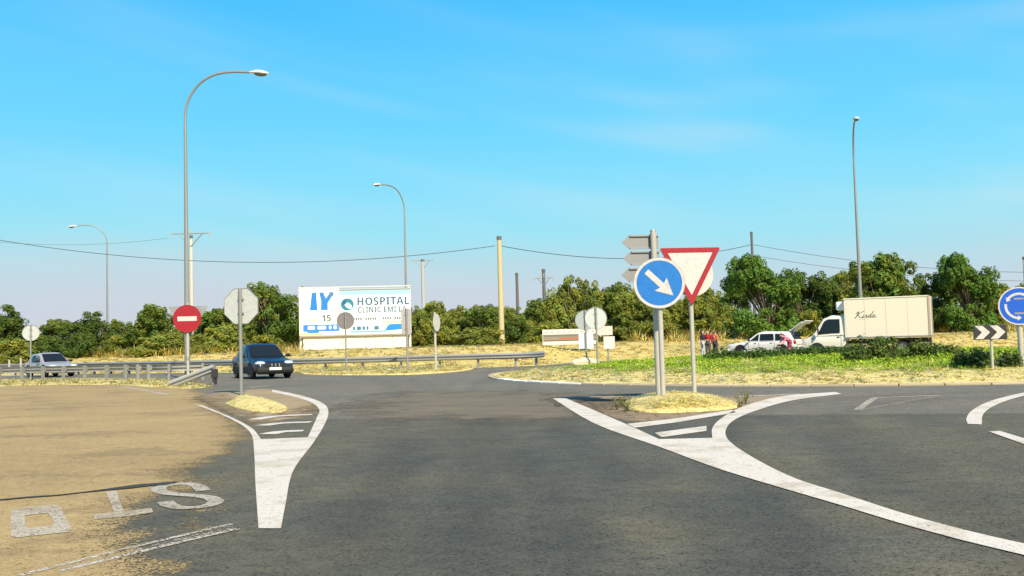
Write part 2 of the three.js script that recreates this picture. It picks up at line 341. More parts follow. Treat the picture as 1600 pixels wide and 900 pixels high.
// the gore with two arms that point at the stop sign
const smoothly = (...runs) => runs.flatMap((p) => (p.length > 2 ? curve(p, p.length * 5) : p));
mark(flat(smoothly([[-7.760, -23.348], [-5.739, -19.005], [-4.565, -16.214], [-4.000, -14.615], [-3.324, -12.252], [-2.542, -9.403], [-1.878, -7.015]], [[-1.710, -6.991], [-1.924, -8.026], [-2.357, -10.192], [-2.763, -13.181], [-3.197, -16.144], [-3.664, -18.902], [-4.200, -21.386], [-5.044, -24.147], [-6.384, -27.517], [-7.664, -30.429]], [[-7.218, -28.655], [-5.911, -25.690], [-4.820, -22.782], [-4.048, -19.932], [-3.663, -17.794], [-3.006, -13.948]], [[-3.656, -13.855], [-4.262, -15.650], [-5.102, -17.710], [-7.353, -22.712]]), 0.008), paintFresh, 'white Y shaped gore marking whose arms enclose the low grass mound');
for (const [p, w] of [[[[-4.809, -17.753], [-4.588, -18.429], [-3.929, -18.669]], 0.3], [[[-4.301, -16.314], [-4.059, -16.744], [-3.555, -16.774]], 0.32], [[[-3.767, -14.647], [-3.644, -15.024], [-3.319, -15.087]], 0.3]]) mark(stripe(curve(p, 8), w, 0.008), paintFresh, 'short white hatch bar between the arms of the Y shaped gore');
// the long gore in front of the blue arrow sign
mark(flat(smoothly([[0.849, -21.634], [1.246, -14.595], [1.694, -11.489], [1.974, -9.433], [2.224, -8.202], [2.425, -7.283], [2.576, -6.530], [2.724, -5.972], [2.872, -5.549], [3.127, -4.834]], [[3.340, -5.156], [3.026, -5.839], [2.873, -6.291], [2.732, -6.914], [2.610, -7.826], [2.494, -8.678], [2.507, -10.406], [2.649, -12.122], [2.946, -13.536], [3.392, -14.927], [4.132, -16.563], [5.529, -18.998], [6.894, -20.374]], [[6.998, -21.090], [5.815, -20.431], [4.192, -17.681], [3.171, -15.003], [2.760, -13.593], [2.498, -12.324]], [[1.824, -12.349], [1.684, -14.455], [1.127, -21.746]]), 0.008), paintFresh, 'long white gore marking curving away before the blue arrow sign');
mark(flat([[1.691, -14.675], [2.602, -15.451], [3.782, -16.855], [3.715, -16.276], [2.502, -14.753], [1.724, -14.016]], 0.008), paintFresh, 'long white hatch bar in front of the grass mound');
mark(flat([[1.890, -13.188], [2.762, -14.003], [2.611, -13.252], [1.892, -12.575]], 0.008), paintFresh, 'short white hatch bar by the tip of the long gore');
mark(stripe([[1.156, -21.732], [1.809, -21.790], [2.412, -21.621]], 0.16, 0.008), paintWorn, 'white give way line beside the grass mound');
mark(stripe([[4.755, -20.476], [5.408, -20.635], [6.132, -20.765]], 0.16, 0.008), paintWorn, 'white line behind the grass mound joining the curved gore');
// lane markings at the roundabout's near lane
mark(flat(smoothly([[6.173, -13.214], [6.510, -13.966], [7.253, -15.348], [8.493, -17.251], [10.116, -19.188], [13.081, -22.017]], [[12.517, -21.075], [9.644, -18.298], [8.147, -16.357], [7.128, -14.719], [6.297, -13.073]]), 0.008), paintFresh, 'white hooked line curving round at the roundabout lane');
mark(flat([[5.943, -12.165], [6.100, -12.204], [5.785, -10.510], [5.500, -10.094]], 0.008), paintFresh, 'short slanted white dash beside the hooked line');
for (const [k, p] of [[[5.702, -16.101], [6.278, -17.325], [7.049, -18.917]], [[7.049, -18.917], [7.752, -19.011], [8.401, -19.137]], [[5.730, -16.090], [7.030, -17.537], [8.319, -18.953]]].entries()) mark(stripe(p, 0.13, 0.008 + k * 0.0004), k === 2 ? paintGhost : paintFaint, 'thin side of the painted give way triangle on the road');
// far lines
mark(stripe([[-15.125, -37.077], [-12.604, -32.762], [-10.406, -28.893]], 0.2, 0.008), paintFaint, 'faded white edge line in the dust by the guardrail end');
mark(stripe([[-9.350, -27.372], [-8.772, -28.756]], 0.2, 0.008), paintFaint, 'faded white line in front of the octagonal sign');
mark(stripe([[-8.971, -32.456], [-8.579, -33.625]], 0.25, 0.008), paintFaint, 'faint white patch of line before the dark blue car');
mark(stripe([[-9.217, -39.763], [-8.696, -40.417], [-7.603, -40.317]], 0.22, 0.008), paintFaint, 'faint white lane line beside the dark blue car');
mark(stripe(curve([[-1.980, -43.418], [-0.707, -45.155], [0.805, -45.787], [2.480, -48.742]], 12), 0.25, 0.008), paintFaint, 'faint white edge line leading behind the roundabout island');
// S T O of the word painted for drivers who come the other way, worn and under dust
{
  const o = new THREE.Group(); o.name = 'stop_lettering'; scene.add(o);
  tag(o, 'worn white painted letters of the word STOP, upside down in the dust', 'road lettering', null, 'structure');
  const letter = (g, m) => obj('letter', g, m, o);
  const ring = (out, inn) => { const s = new THREE.Shape(out.map(([x, z]) => new THREE.Vector2(x, -z))); s.holes.push(new THREE.Path(inn.map(([x, z]) => new THREE.Vector2(x, -z)))); return new THREE.ShapeGeometry(s).rotateX(-Math.PI / 2).translate(0, 0.009, 0); };
  letter(ring([[-4.213, -8.059], [-4.253, -8.187], [-4.156, -8.296], [-4.004, -8.368], [-3.934, -8.324], [-3.643, -7.796], [-3.311, -7.197], [-3.273, -7.072], [-3.452, -6.982], [-3.580, -6.909], [-3.652, -6.987], [-3.918, -7.485]], [[-3.989, -7.849], [-3.854, -7.943], [-3.716, -7.723], [-3.565, -7.459], [-3.538, -7.353], [-3.677, -7.273], [-3.795, -7.467]]), paint(0.36, [0.52, 0.45, 0.34]));
  letter([flat([[-3.843, -9.042], [-3.767, -9.105], [-3.289, -8.063], [-3.196, -7.899], [-3.247, -7.820], [-3.310, -7.946]], 0.009), flat([[-3.422, -7.818], [-3.287, -7.866], [-3.182, -7.914], [-3.047, -8.055], [-2.941, -7.829], [-3.084, -7.670], [-3.307, -7.579]], 0.0091)], paint(0.36, [0.52, 0.45, 0.34]));
  letter(stripe(curve([[-2.899, -8.949], [-3.093, -9.319], [-3.276, -9.458], [-3.402, -9.356], [-3.373, -9.111], [-3.195, -8.852], [-2.945, -8.699], [-2.739, -8.558], [-2.584, -8.295], [-2.596, -8.074], [-2.743, -8.006], [-2.924, -8.159], [-3.045, -8.372]], 60), 0.135, 0.009), paint(0.38, [0.52, 0.47, 0.38]));
  letter(stripe(curve([[-4.174, -7.036], [-4.463, -7.781], [-4.362, -7.878], [-4.079, -7.509], [-3.984, -7.196], [-4.131, -7.122]], 30), 0.09, 0.009), paintFaint);
}
mark(stripe([[-2.950, -5.738], [-2.908, -5.820], [-2.592, -6.444], [-2.322, -6.904], [-2.133, -7.223]], 0.06, 0.008), paintFaint, 'upper worn edge of the old stop line', 'stop_line');
mark(stripe([[-2.758, -5.810], [-2.717, -5.869], [-2.511, -6.243], [-2.248, -6.685], [-2.029, -7.025]], 0.06, 0.008), paintFaint, 'lower worn edge of the old stop line', 'stop_line');
mark(flat([[-2.839, -5.820], [-2.118, -7.171], [-2.049, -7.064], [-2.733, -5.904]], 0.0075), paintGhost, 'almost worn away middle of the old stop line', 'stop_line');

// ---------- grasses: blades in tufts, countless, so each kind is one instanced mass ----------
function tuft(seed, blades, h, spread, width) {
  const r = rng(seed), pos = [], idx = [];
  for (let b = 0; b < blades; b++) {
    const a = r() * 6.283, o = r() * spread * 0.5, x = Math.cos(a) * o, z = Math.sin(a) * o, hh = h * (0.55 + 0.45 * r()), lean = spread * (0.4 + r()), t = a + (r() - 0.5), w = width * (0.7 + 0.6 * r()), wx = -Math.sin(t) * w, wz = Math.cos(t) * w, k = pos.length / 3;
    pos.push(x - wx, 0, z - wz, x + wx, 0, z + wz, x + Math.cos(t) * lean * 0.4 - wx * 0.8, hh * 0.62, z + Math.sin(t) * lean * 0.4 - wz * 0.8, x + Math.cos(t) * lean * 0.4 + wx * 0.8, hh * 0.62, z + Math.sin(t) * lean * 0.4 + wz * 0.8, x + Math.cos(t) * lean, hh, z + Math.sin(t) * lean);
    idx.push(k, k + 1, k + 2, k + 1, k + 3, k + 2, k + 2, k + 3, k + 4);
  }
  const g = new THREE.BufferGeometry();
  g.setAttribute('position', new THREE.Float32BufferAttribute(pos, 3)); g.setIndex(idx);
  const nrm = []; for (let i = 0; i < pos.length; i += 3) { const v = V(pos[i], 0.5 * h + 0.1, pos[i + 2]).normalize(); nrm.push(v.x, v.y, v.z); }   // soft blades scatter light like a cushion
  g.setAttribute('normal', new THREE.Float32BufferAttribute(nrm, 3));
  return g;
}
function leafy(seed, leaves, h, spread, size) {          // a broad-leaved weed
  const r = rng(seed), pos = [], idx = [];
  for (let b = 0; b < leaves; b++) {
    const a = r() * 6.283, o = spread * Math.sqrt(r()), y = h * (0.12 + 0.88 * r()), x = Math.cos(a) * o, z = Math.sin(a) * o, t = r() * 6.283, e = (r() - 0.3) * 1.3, s = size * (0.6 + 0.8 * r()), k = pos.length / 3;
    const d = V(Math.cos(t) * Math.cos(e), Math.sin(e), Math.sin(t) * Math.cos(e)).multiplyScalar(s), n = V(-Math.sin(t), 0.2, Math.cos(t)).multiplyScalar(s * 0.36);
    pos.push(x - d.x, y - d.y, z - d.z, x + n.x, y + n.y, z + n.z, x + d.x, y + d.y, z + d.z, x - n.x, y - n.y, z - n.z);
    idx.push(k, k + 1, k + 2, k, k + 2, k + 3);
  }
  const g = new THREE.BufferGeometry();
  g.setAttribute('position', new THREE.Float32BufferAttribute(pos, 3)); g.setIndex(idx); g.computeVertexNormals();
  return g;
}
const bladeMat = mat([1, 1, 1], 1, 0, { physical: true, specularIntensity: 0.15 });
function mass(name, label, geometry, places, tones, seed, category = 'grass') {
  const r = rng(seed), m = new THREE.InstancedMesh(geometry, bladeMat, places.length), o = new THREE.Object3D(), c = new THREE.Color();
  places.forEach(([x, y, z, s], i) => {
    o.position.set(x, y, z); o.rotation.set((r() - 0.5) * 0.3, r() * 6.283, (r() - 0.5) * 0.3); const k = s * (0.7 + 0.6 * r()); o.scale.set(k, k * (0.75 + 0.5 * r()), k); o.updateMatrix(); m.setMatrixAt(i, o.matrix);
    const t = tones[Math.floor(r() * tones.length)], b = 0.8 + 0.4 * r(); m.setColorAt(i, c.setRGB(t[0] * b, t[1] * b, t[2] * b));
  });
  m.name = numbered(name); m.castShadow = m.receiveShadow = true; scene.add(m);
  return tag(m, label, category, null, 'stuff');
}
const STRAW = [[0.9, 0.78, 0.32], [0.86, 0.72, 0.27], [0.92, 0.84, 0.42], [0.8, 0.68, 0.25], [0.8, 0.74, 0.25]];
const OCHRE = [[0.86, 0.7, 0.26], [0.8, 0.62, 0.21], [0.9, 0.76, 0.32], [0.7, 0.62, 0.18], [0.74, 0.56, 0.23]];
const GREEN = [[0.2, 0.35, 0.025], [0.26, 0.4, 0.03], [0.15, 0.27, 0.025], [0.33, 0.43, 0.04], [0.46, 0.5, 0.08], [0.2, 0.34, 0.03]];
function scatter(seed, n, x0, x1, z0, z1, keep) {
  const r = rng(seed), out = [];
  for (let i = 0; i < n; i++) { const x = mix(x0, x1, r()), z = mix(z0, z1, r()), k = keep(x, z, r); if (k) out.push([x, k[0], z, k[1]]); }
  return out;
}
const q = (x, z) => Math.hypot(x - ISLAND.x, z - ISLAND.z) / ISLAND.r;
mass('dry_grass', 'short straw yellow grass round the edge of the roundabout island', tuft(1, 9, 0.05, 0.22, 0.011), scatter(21, 15000, -1, 29, -52, -22, (x, z, r) => { const d = q(x, z); return d < 0.975 && d > 0.66 + 0.2 * fbm(x * 0.5, z * 0.5) + 0.1 * r() - 0.6 * smooth(0, -0.3, fbm(x * 0.55 + 3, z * 0.55)) && (z > -40 || x < 4) ? [islandY(x, z) - 0.01, 0.75 + 0.5 * r()] : null; }), STRAW, 31);
mass('green_weeds', 'bright green weeds across the top of the roundabout island', leafy(3, 26, 0.11, 0.24, 0.036), scatter(22, 20000, -1, 29, -52, -24, (x, z, r) => { const d = q(x, z); return d < 0.86 + 0.2 * fbm(x * 0.4, z * 0.4) - 0.16 * r() && r() < (0.35 + 0.65 * smooth(0.86, 0.7, d)) * smooth(-0.34, 0.05, fbm(x * 0.55 + 3, z * 0.55)) ? [islandY(x, z) - 0.02, 0.6 + 0.5 * r() * smooth(0.86, 0.5, d) + 0.3 * r()] : null; }), GREEN, 32, 'weeds');
const onMound = (m, n, seed, s) => { const xs = m.ring.map((p) => p[0]), zs = m.ring.map((p) => p[1]); return scatter(seed, n, Math.min(...xs), Math.max(...xs), Math.min(...zs), Math.max(...zs), (x, z, r) => { const d = edgeDistance(x, z, m.ring); return d > 0.1 ? [m.top(x, z) - 0.02, s * (0.7 + 0.6 * r())] : null; }); };
mass('dry_grass', 'trimmed straw yellow grass on the mound of the blue arrow sign', tuft(2, 12, 0.035, 0.13, 0.005), onMound(moundSign, 2200, 23, 0.8), STRAW, 33);
mass('dry_grass', 'straw yellow grass on the low mound of the octagonal sign', tuft(4, 12, 0.035, 0.14, 0.006), onMound(moundStop, 1800, 24, 0.8), STRAW, 34);
mass('dry_grass', 'straw yellow grass on the strip before the far guardrail', tuft(5, 9, 0.07, 0.2, 0.012), onMound(moundBack, 3600, 25, 0.8), STRAW, 35);
mass('dry_grass', 'straw yellow grass along the near guardrail', tuft(6, 9, 0.08, 0.2, 0.012), onMound(verge, 5200, 26, 0.9), STRAW.concat([[0.4, 0.4, 0.1]]), 36);
mass('dry_grass', 'ochre dry grass on the bank behind the guardrails', tuft(7, 10, 0.13, 0.3, 0.022), scatter(27, 30000, -62, 52, -100, -50, (x, z, r) => { const b = backZ(x) - z; return b > 0.6 && b < 34 && r() < 0.8 - 0.012 * b ? [landY(x, z) - 0.02, 0.45 + 0.7 * r()] : null; }), OCHRE.concat(STRAW), 37);
mass('tall_dry_grass', 'tall golden brush standing under the trees', tuft(8, 12, 0.95, 0.5, 0.03), scatter(28, 15000, -64, 56, -104, -62, (x, z, r) => { const b = backZ(x) - z; return b > 12 && b < 36 && (x / -z < -0.215 || (b > 17 && x / -z > 0.12) || (b > 7 && x / -z > 0.155 && x / -z < 0.245) || (b > 7 && x / -z > 0.5)) && r() < 0.25 + 0.75 * smooth(-0.1, 0.25, fbm(x * 0.11, z * 0.15)) ? [landY(x, z) - 0.03, 0.5 + 0.6 * r()] : null; }), OCHRE.concat([[0.3, 0.3, 0.06], [0.22, 0.24, 0.05]]), 38);

// ---------- trees and shrubs: tapered limbs, leaves clustered on their ends ----------
const LEAF = { dark: [0.095, 0.148, 0.03], mid: [0.155, 0.215, 0.038], olive: [0.235, 0.268, 0.05], bright: [0.125, 0.222, 0.04] };
const barkMat = mat([0.16, 0.12, 0.08], 0.95);
const leafMat = mat([1, 1, 1], 1, 0, { physical: true, vertexColors: true, transmission: 0.34, thickness: 0, specularIntensity: 0.12 });
function crownGeometry(r, clumps, size, tone) {
  const pos = [], col = [], idx = [];
  for (const { c, s, n } of clumps) {
    const shade = 0.72 + 0.56 * r(), warm = (r() - 0.5) * 0.3;
    for (let i = 0; i < n; i++) {
      const u = r() * 2 - 1, a = r() * 6.283, w = Math.sqrt(1 - u * u), d = V(w * Math.cos(a), u, w * Math.sin(a)), rad = s * (0.45 + 0.6 * Math.sqrt(r()));
      const p = c.clone().addScaledVector(d, rad); p.y -= 0.12 * rad;
      const f = d.clone().add(V(r() - 0.5, r() - 0.25, r() - 0.5).multiplyScalar(1.5)).normalize();   // the way the leaf faces
      const t = V(r() - 0.5, r() - 0.5, r() - 0.5).cross(f).normalize(), b = f.clone().cross(t), l = size * (0.6 + 0.8 * r()), k = pos.length / 3, e = 0.85 + 0.3 * r();
      for (const v of [t.clone().multiplyScalar(-l), b.clone().multiplyScalar(l * 0.5), t.clone().multiplyScalar(l), b.clone().multiplyScalar(-l * 0.5)]) { pos.push(p.x + v.x, p.y + v.y, p.z + v.z); col.push(tone[0] * shade * e * (1 + warm), tone[1] * shade * e, tone[2] * shade * e * (1 - warm)); }
      idx.push(k, k + 1, k + 2, k, k + 2, k + 3);
    }
  }
  const g = new THREE.BufferGeometry();
  g.setAttribute('position', new THREE.Float32BufferAttribute(pos, 3)); g.setAttribute('color', new THREE.Float32BufferAttribute(col, 3)); g.setIndex(idx); g.computeVertexNormals();
  return g;
}
function makeTree(name, seed, h, w, base, kind, dense = 1) {   // h tall, w half-width, leaves from base upward
  const r = rng(seed), t = new THREE.Group(), limbs = [], clumps = [], fork = V((r() - 0.5) * 0.4, Math.max(0.5, base * 1.1 + 0.2), (r() - 0.5) * 0.4);
  limbs.push(rod(V(0, -0.25, 0), fork, 0.05 * w + 0.05, 0.035 * w + 0.04, 9));
  const count = Math.round(100 * dense + 26 * w * dense), tilt = [(r() - 0.5) * 0.25, (r() - 0.5) * 0.25];
  const lobes = Array.from({ length: 9 + Math.floor(r() * 3) }, (_, i) => { const low = i > 5, a = i * 2.2 + r() * 1.2, v = low ? 0.1 + 0.15 * r() : i ? 0.3 + 0.55 * r() : 0.8, o = low ? 0.5 + 0.15 * r() : i ? 0.34 + 0.28 * r() : 0.1; return { c: V(Math.cos(a) * w * o, base + v * (h - base) * 0.86, Math.sin(a) * w * o), s: w * (0.36 + 0.22 * r()), t: (h - base) * (0.15 + 0.09 * r()) }; });
  for (let i = 0; i < count; i++) {
    const lobe = lobes[i % lobes.length], a = r() * 6.283, u = r() * 1.8 - 0.8, k = Math.sqrt(Math.max(0, 1 - u * u)), rad = Math.pow(r(), 0.3);
    const s = (0.09 * w + 0.12) * (0.55 + 1.15 * r() * r() + 0.3 * r());
    const c = V(lobe.c.x + Math.cos(a) * k * lobe.s * rad, Math.max(base + 0.1, lobe.c.y + u * lobe.t * rad), lobe.c.z + Math.sin(a) * k * lobe.s * rad).add(V(tilt[0] * lobe.c.y, 0, tilt[1] * lobe.c.y));
    clumps.push({ c, s, n: Math.round((95 + 95 * r()) * clamp(s * s * 5.5, 0.35, 1.4)) });
    if (i % 5 === 0) { const m = fork.clone().lerp(c, 0.5).add(V((r() - 0.5) * 0.3, 0.15, (r() - 0.5) * 0.3)); limbs.push(rod(fork, m, 0.022 * w + 0.015, 0.013 * w + 0.012, 6), rod(m, c, 0.013 * w + 0.012, 0.01, 5)); }
  }
  const top = Math.max(...clumps.map(({ c, s }) => c.y + s)), wide = Math.max(...clumps.map(({ c, s }) => Math.hypot(c.x, c.z) + 0.7 * s));
  t.name = name;
  obj('trunk', limbs, barkMat, t);
  obj('crown', crownGeometry(r, clumps, 0.085 + 0.01 * w, LEAF[kind]), leafMat, t);
  for (const m of t.children) m.geometry.scale(w / wide, h / top, w / wide);
  return t;
}
const stock = {
  dark: [101, 102].map((s) => makeTree('tree', s, 5.6, 2.6, 0.5, 'dark')),
  mid: [103, 104, 105].map((s) => makeTree('tree', s, 5.4, 2.6, 0.35, 'mid')),
  olive: [106, 107, 108].map((s) => makeTree('tree', s, 5, 2.7, 0.3, 'olive')),
  bright: [109, 110].map((s) => makeTree('tree', s, 6, 2.7, 0.4, 'bright', 1.2)),
  shrub: [111, 112, 113].map((s) => makeTree('shrub', s, 2.2, 1.5, 0.05, 'olive', 0.8)),
  darkshrub: [114, 115].map((s) => makeTree('shrub', s, 2.2, 1.5, 0.05, 'dark', 0.8)),
};
const plantRandom = rng(77), size0 = { dark: [5.6, 2.6], mid: [5.4, 2.6], olive: [5, 2.7], bright: [6, 2.7], shrub: [2.2, 1.5], darkshrub: [2.2, 1.5] };
function plant(kind, x, z, top, half, label, group) {     // top: height of the crown's top above the road; half: half its width
  const list = stock[kind], src = list[Math.floor(plantRandom() * list.length)], y = landY(x, z), [h, w] = size0[kind];
  const o = src.clone(), side = 0.85 + 0.3 * plantRandom(); o.name = numbered(src.name); scene.add(o);
  o.position.set(x, y, z); o.rotation.y = plantRandom() * 6.283; o.scale.set(half / w * 1.12 * side, (top - y) / h, half / w * 1.12 / side);
  return tag(o, label, src.name === 'shrub' ? 'shrub' : 'tree', group);
}
// x, z, top, half width: the row beyond the road, from one end of the guardrail to the other
const rows = [
  ['dark', [-48.241, 6.328, -92.000], 3.1, 'dark bushy tree near the end of the tree row behind the round sign back', ''],
  ['mid', [-52.849, 6.211, -92.000], 3.4, 'green bushy tree beyond the near guardrail', 'trees beyond the near guardrail'],
  ['mid', [-46.783, 4.997, -97.000], 2.6, 'green bushy tree beyond the near guardrail', 'trees beyond the near guardrail'],
  ['dark', [-39.200, 5.334, -90.000], 2.7, 'low dark tree beside the far street lamp', ''],
  ['mid', [-38.742, 4.748, -96.000], 2.2, 'green bushy tree beyond the near guardrail', 'trees beyond the near guardrail'],
  ['mid', [-31.256, 5.589, -84.000], 2.9, 'rounded green tree between the far street lamp and the no entry sign', ''],
  ['bright', [-29.999, 5.448, -92.000], 2.6, 'green bushy tree beyond the near guardrail', 'trees beyond the near guardrail'],
  ['olive', [-33.922, 5.250, -98.000], 2.6, 'green bushy tree beyond the near guardrail', 'trees beyond the near guardrail'],
  ['mid', [-25.325, 5.932, -92.000], 2.4, 'green bushy tree beyond the near guardrail', 'trees beyond the near guardrail'],
  ['mid', [-25.743, 5.458, -86.000], 2.5, 'green bushy tree beyond the near guardrail', 'trees beyond the near guardrail'],
  ['mid', [-20.021, 7.092, -80.000], 3.2, 'tall dense tree standing beside the billboard behind the octagonal sign', ''],
  ['olive', [-18.945, 6.878, -86.000], 2.8, 'olive green tree half hidden by the billboard', ''],
  ['mid', [-15.246, 5.777, -95.000], 3.2, 'tree standing behind the middle of the billboard', ''],
  ['olive', [-7.602, 5.294, -86.000], 2.3, 'olive green tree between billboard and wooden pole', 'trees between billboard and wooden pole'],
  ['olive', [-5.325, 4.925, -90.000], 2.6, 'olive green tree between billboard and wooden pole', 'trees between billboard and wooden pole'],
  ['mid', [-3.091, 4.903, -88.000], 2.4, 'olive green tree between billboard and wooden pole', 'trees between billboard and wooden pole'],
  ['olive', [-0.045, 4.855, -92.000], 2.6, 'low olive green tree just behind the wooden pole', ''],
  ['mid', [2.602, 5.360, -94.000], 2.3, 'low tree at the feet of the two dark poles', ''],
  ['olive', [5.254, 7.150, -84.000], 3.3, 'broad olive green tree behind the low printed board', ''],
  ['mid', [9.029, 6.689, -90.000], 3, 'olive green tree behind the blue arrow sign', 'trees behind the blue arrow sign'],
  ['olive', [11.379, 5.685, -84.000], 2.8, 'olive green tree behind the blue arrow sign', 'trees behind the blue arrow sign'],
  ['olive', [15.123, 5.615, -90.000], 2.8, 'olive green tree behind the blue arrow sign', 'trees behind the blue arrow sign'],
  ['olive', [18.099, 6.074, -88.000], 2.8, 'olive green tree behind the give way sign', ''],
  ['bright', [20.146, 7.741, -76.000], 3.4, 'tall fresh green tree behind the white estate car', ''],
  ['dark', [25.129, 6.834, -82.000], 2.8, 'dark green tree behind the raised tailgate', ''],
  ['olive', [28.657, 6.887, -84.000], 2.4, 'olive tree behind the cab of the white lorry', ''],
  ['mid', [29.908, 7.808, -78.000], 3.5, 'broad green tree rising behind the white lorry body', ''],
  ['dark', [34.596, 6.202, -80.000], 2.3, 'dark tree behind the tail of the white lorry', ''],
  ['bright', [37.199, 7.551, -78.000], 3, 'tall green tree behind the black and white chevron board', ''],
  ['olive', [43.168, 5.355, -84.000], 2.2, 'small olive tree behind the roundabout sign', ''],
  ['mid', [46.600, 6.496, -84.000], 2.8, 'green tree beyond the small olive tree behind the roundabout sign', ''],
];
for (const [kind, [x, top, z], half, label, group] of rows) plant(kind, x, z, top, half, label, group);
for (const [i, [px, py, d]] of [[640, 474, 104], [690, 478, 104], [730, 480, 106], [775, 480, 106], [822, 478, 108], [868, 456, 100], [925, 446, 102], [980, 448, 102], [1030, 462, 100], [1082, 458, 102], [1112, 450, 92], [1140, 442, 98], [1280, 436, 92], [1230, 428, 98], [1335, 430, 98], [1475, 438, 98], [1545, 440, 98]].entries()) {
  const x = (px - 800) / 1500 * d, top = 1.3 + (534 - 0.028 * (px - 800) - py) * d / 1500;
  plant(['olive', 'mid'][i % 2], x, -d, top, 2.9, px < 850 ? 'tree in the second row behind the wooden pole' : 'tree in the second row behind the roundabout', px < 850 ? 'second row of trees behind the wooden pole' : 'second row of trees behind the roundabout');
}
// shrubs that close the row below the crowns
for (let i = 0; i < 30; i++) {
  const px = -60 + i * 57 + plantRandom() * 26, d = 76 + plantRandom() * 12, x = (px - 800) / 1500 * d;
  if (px > 440 && px < 640) continue;
  const dark = plantRandom() < 0.3, low = px < 470;
  plant(dark ? 'darkshrub' : 'shrub', x, -d, 2.5 + plantRandom() * 1.2, 1.5 + plantRandom() * 0.8, (dark ? 'dark' : 'olive') + (low ? ' shrub under the trees beyond the near guardrail' : px < 880 ? ' shrub in the thicket behind the wooden pole' : ' shrub under the trees behind the roundabout'), (dark ? 'dark' : 'olive') + (low ? ' shrubs beyond the near guardrail' : px < 880 ? ' shrubs behind the wooden pole' : ' shrubs behind the roundabout'));
}
// bushes growing on the roundabout island
function bush(seed, x, z, h, w, tone, label, group) {
  const r = rng(seed), t = thing('bush', label, 'bush', [x, islandY(x, z), z], 0, group), stems = [], clumps = [];
  for (let i = 0; i < 16; i++) {
    const a = r() * 6.283, o = w * Math.sqrt(r()), c = V(Math.cos(a) * o, h * (0.25 + 0.65 * r()) * (1 - 0.45 * (o / w) ** 2), Math.sin(a) * o);
    stems.push(rod(V(c.x * 0.2, -0.06, c.z * 0.2), c, 0.014, 0.006, 4)); clumps.push({ c, s: 0.13 + 0.12 * r(), n: 46 });
  }
  obj('stems', stems, barkMat, t); obj('foliage', crownGeometry(r, clumps, 0.055, tone), leafMat, t);
}
const bushes = [[1326, 30.5, 0.62, 0.3], [1357, 31, 0.95, 0.6], [1383, 30.5, 0.8, 0.45], [1418, 31, 0.55, 0.4], [1446, 31, 0.62, 0.4], [1474, 31.5, 0.42, 0.4]];
bushes.forEach(([px, d, h, w], i) => bush(300 + i, (px - 800) / 1500 * d, -d, h, w, [0.1, 0.15, 0.036], 'grey green bush on the island in front of the white lorry body', 'bushes before the lorry'));
[[1120, 36, 0.42, 0.6], [1148, 36, 0.4, 0.6], [1176, 36, 0.36, 0.6], [1207, 36, 0.34, 0.6], [1238, 36, 0.36, 0.55], [1268, 35, 0.36, 0.55], [1296, 35, 0.36, 0.5]].forEach(([px, d, h, w], i) => bush(320 + i, (px - 800) / 1500 * d, -d, h, w, [0.07, 0.125, 0.028], 'low dark bush on the island below the white estate car', 'bushes below the estate car'));
[[1500, 26.5, 0.5, 0.2], [1524, 26.2, 0.5, 0.24], [1572, 26.4, 0.42, 0.25]].forEach(([px, d, h, w], i) => bush(340 + i, (px - 800) / 1500 * d, -d, h, w, [0.085, 0.13, 0.04], 'dark leafy weed clump around the foot of the chevron board', 'weeds by the chevron board'));
[[958, 17.6], [966, 18.6], [972, 17.2], [1158, 18.3], [1150, 17.4]].forEach(([px, d], i) => { const r = rng(360 + i), t = thing('weed', 'spindly dark weed at the edge of the arrow sign mound', 'weed', [(px - 800) / 1500 * d, 0, -d], 0, 'weeds by the arrow sign mound'), s = []; for (let k = 0; k < 9; k++) s.push(rod(V(0, -0.01, 0), V((r() - 0.5) * 0.24, 0.16 + 0.22 * r(), (r() - 0.5) * 0.24), 0.006, 0.002, 4)); obj('stems', s, mat([0.17, 0.14, 0.05], 0.9), t); obj('leaves', leafy(370 + i, 40, 0.22, 0.14, 0.035), mat([0.14, 0.16, 0.04], 0.9), t); });
{
  const g = new THREE.IcosahedronGeometry(0.4, 3), p = g.attributes.position;
  for (let i = 0; i < p.count; i++) { const v = V(p.getX(i), p.getY(i), p.getZ(i)), k = 1 + 0.35 * noise(v.x * 4, v.y * 4, v.z * 4); p.setXYZ(i, v.x * k * 1.5, v.y * k * 0.55, v.z * k); }
  g.computeVertexNormals();
  const o = tag(obj('boulder', g, mat([0.6, 0.52, 0.38], 0.95, 0, { bumpMap: sandMap, bumpScale: 0.02 })), 'pale flat boulder lying at the rim of the roundabout island', 'rock'); o.position.set(3.1, islandY(3.1, -42.5) + 0.1, -42.5);
}

// ---------- street furniture ----------
const grime = texture(256, (u, v) => { const t = 0.93 + 0.1 * (vC(u, v) - 0.5) + 0.1 * (vD(u, v) - 0.5) - 0.12 * clamp((vC(v, u) - 0.66) * 4); return [t, t * 0.99, t * 0.97]; }, false, 0.9);
const galv = mat([0.31, 0.315, 0.31], 0.5, 0.35, { map: grime, bumpMap: sandMap, bumpScale: 0.002 });
const galvDark = mat([0.3, 0.3, 0.3], 0.55, 0.4);
const polePale = mat([0.47, 0.45, 0.4], 0.6, 0.1, { map: grime });
const signBack = mat([0.34, 0.35, 0.35], 0.5, 0.3, { map: grime });
const signWhite = mat([0.6, 0.57, 0.56], 0.5, 0, { map: grime });
const signRed = mat([0.34, 0.008, 0.02], 0.5, 0, { map: grime });
const signBlue = mat([0.016, 0.18, 0.58], 0.45, 0, { map: grime });
const black = mat([0.025, 0.025, 0.028], 0.6);
const disc = (r, t, z = 0, n = 48) => new THREE.CylinderGeometry(r, r, t, n).rotateX(Math.PI / 2).translate(0, 0, z);
const shapeOf = (pts) => new THREE.Shape(pts.map(([x, y]) => new THREE.Vector2(x, y)));
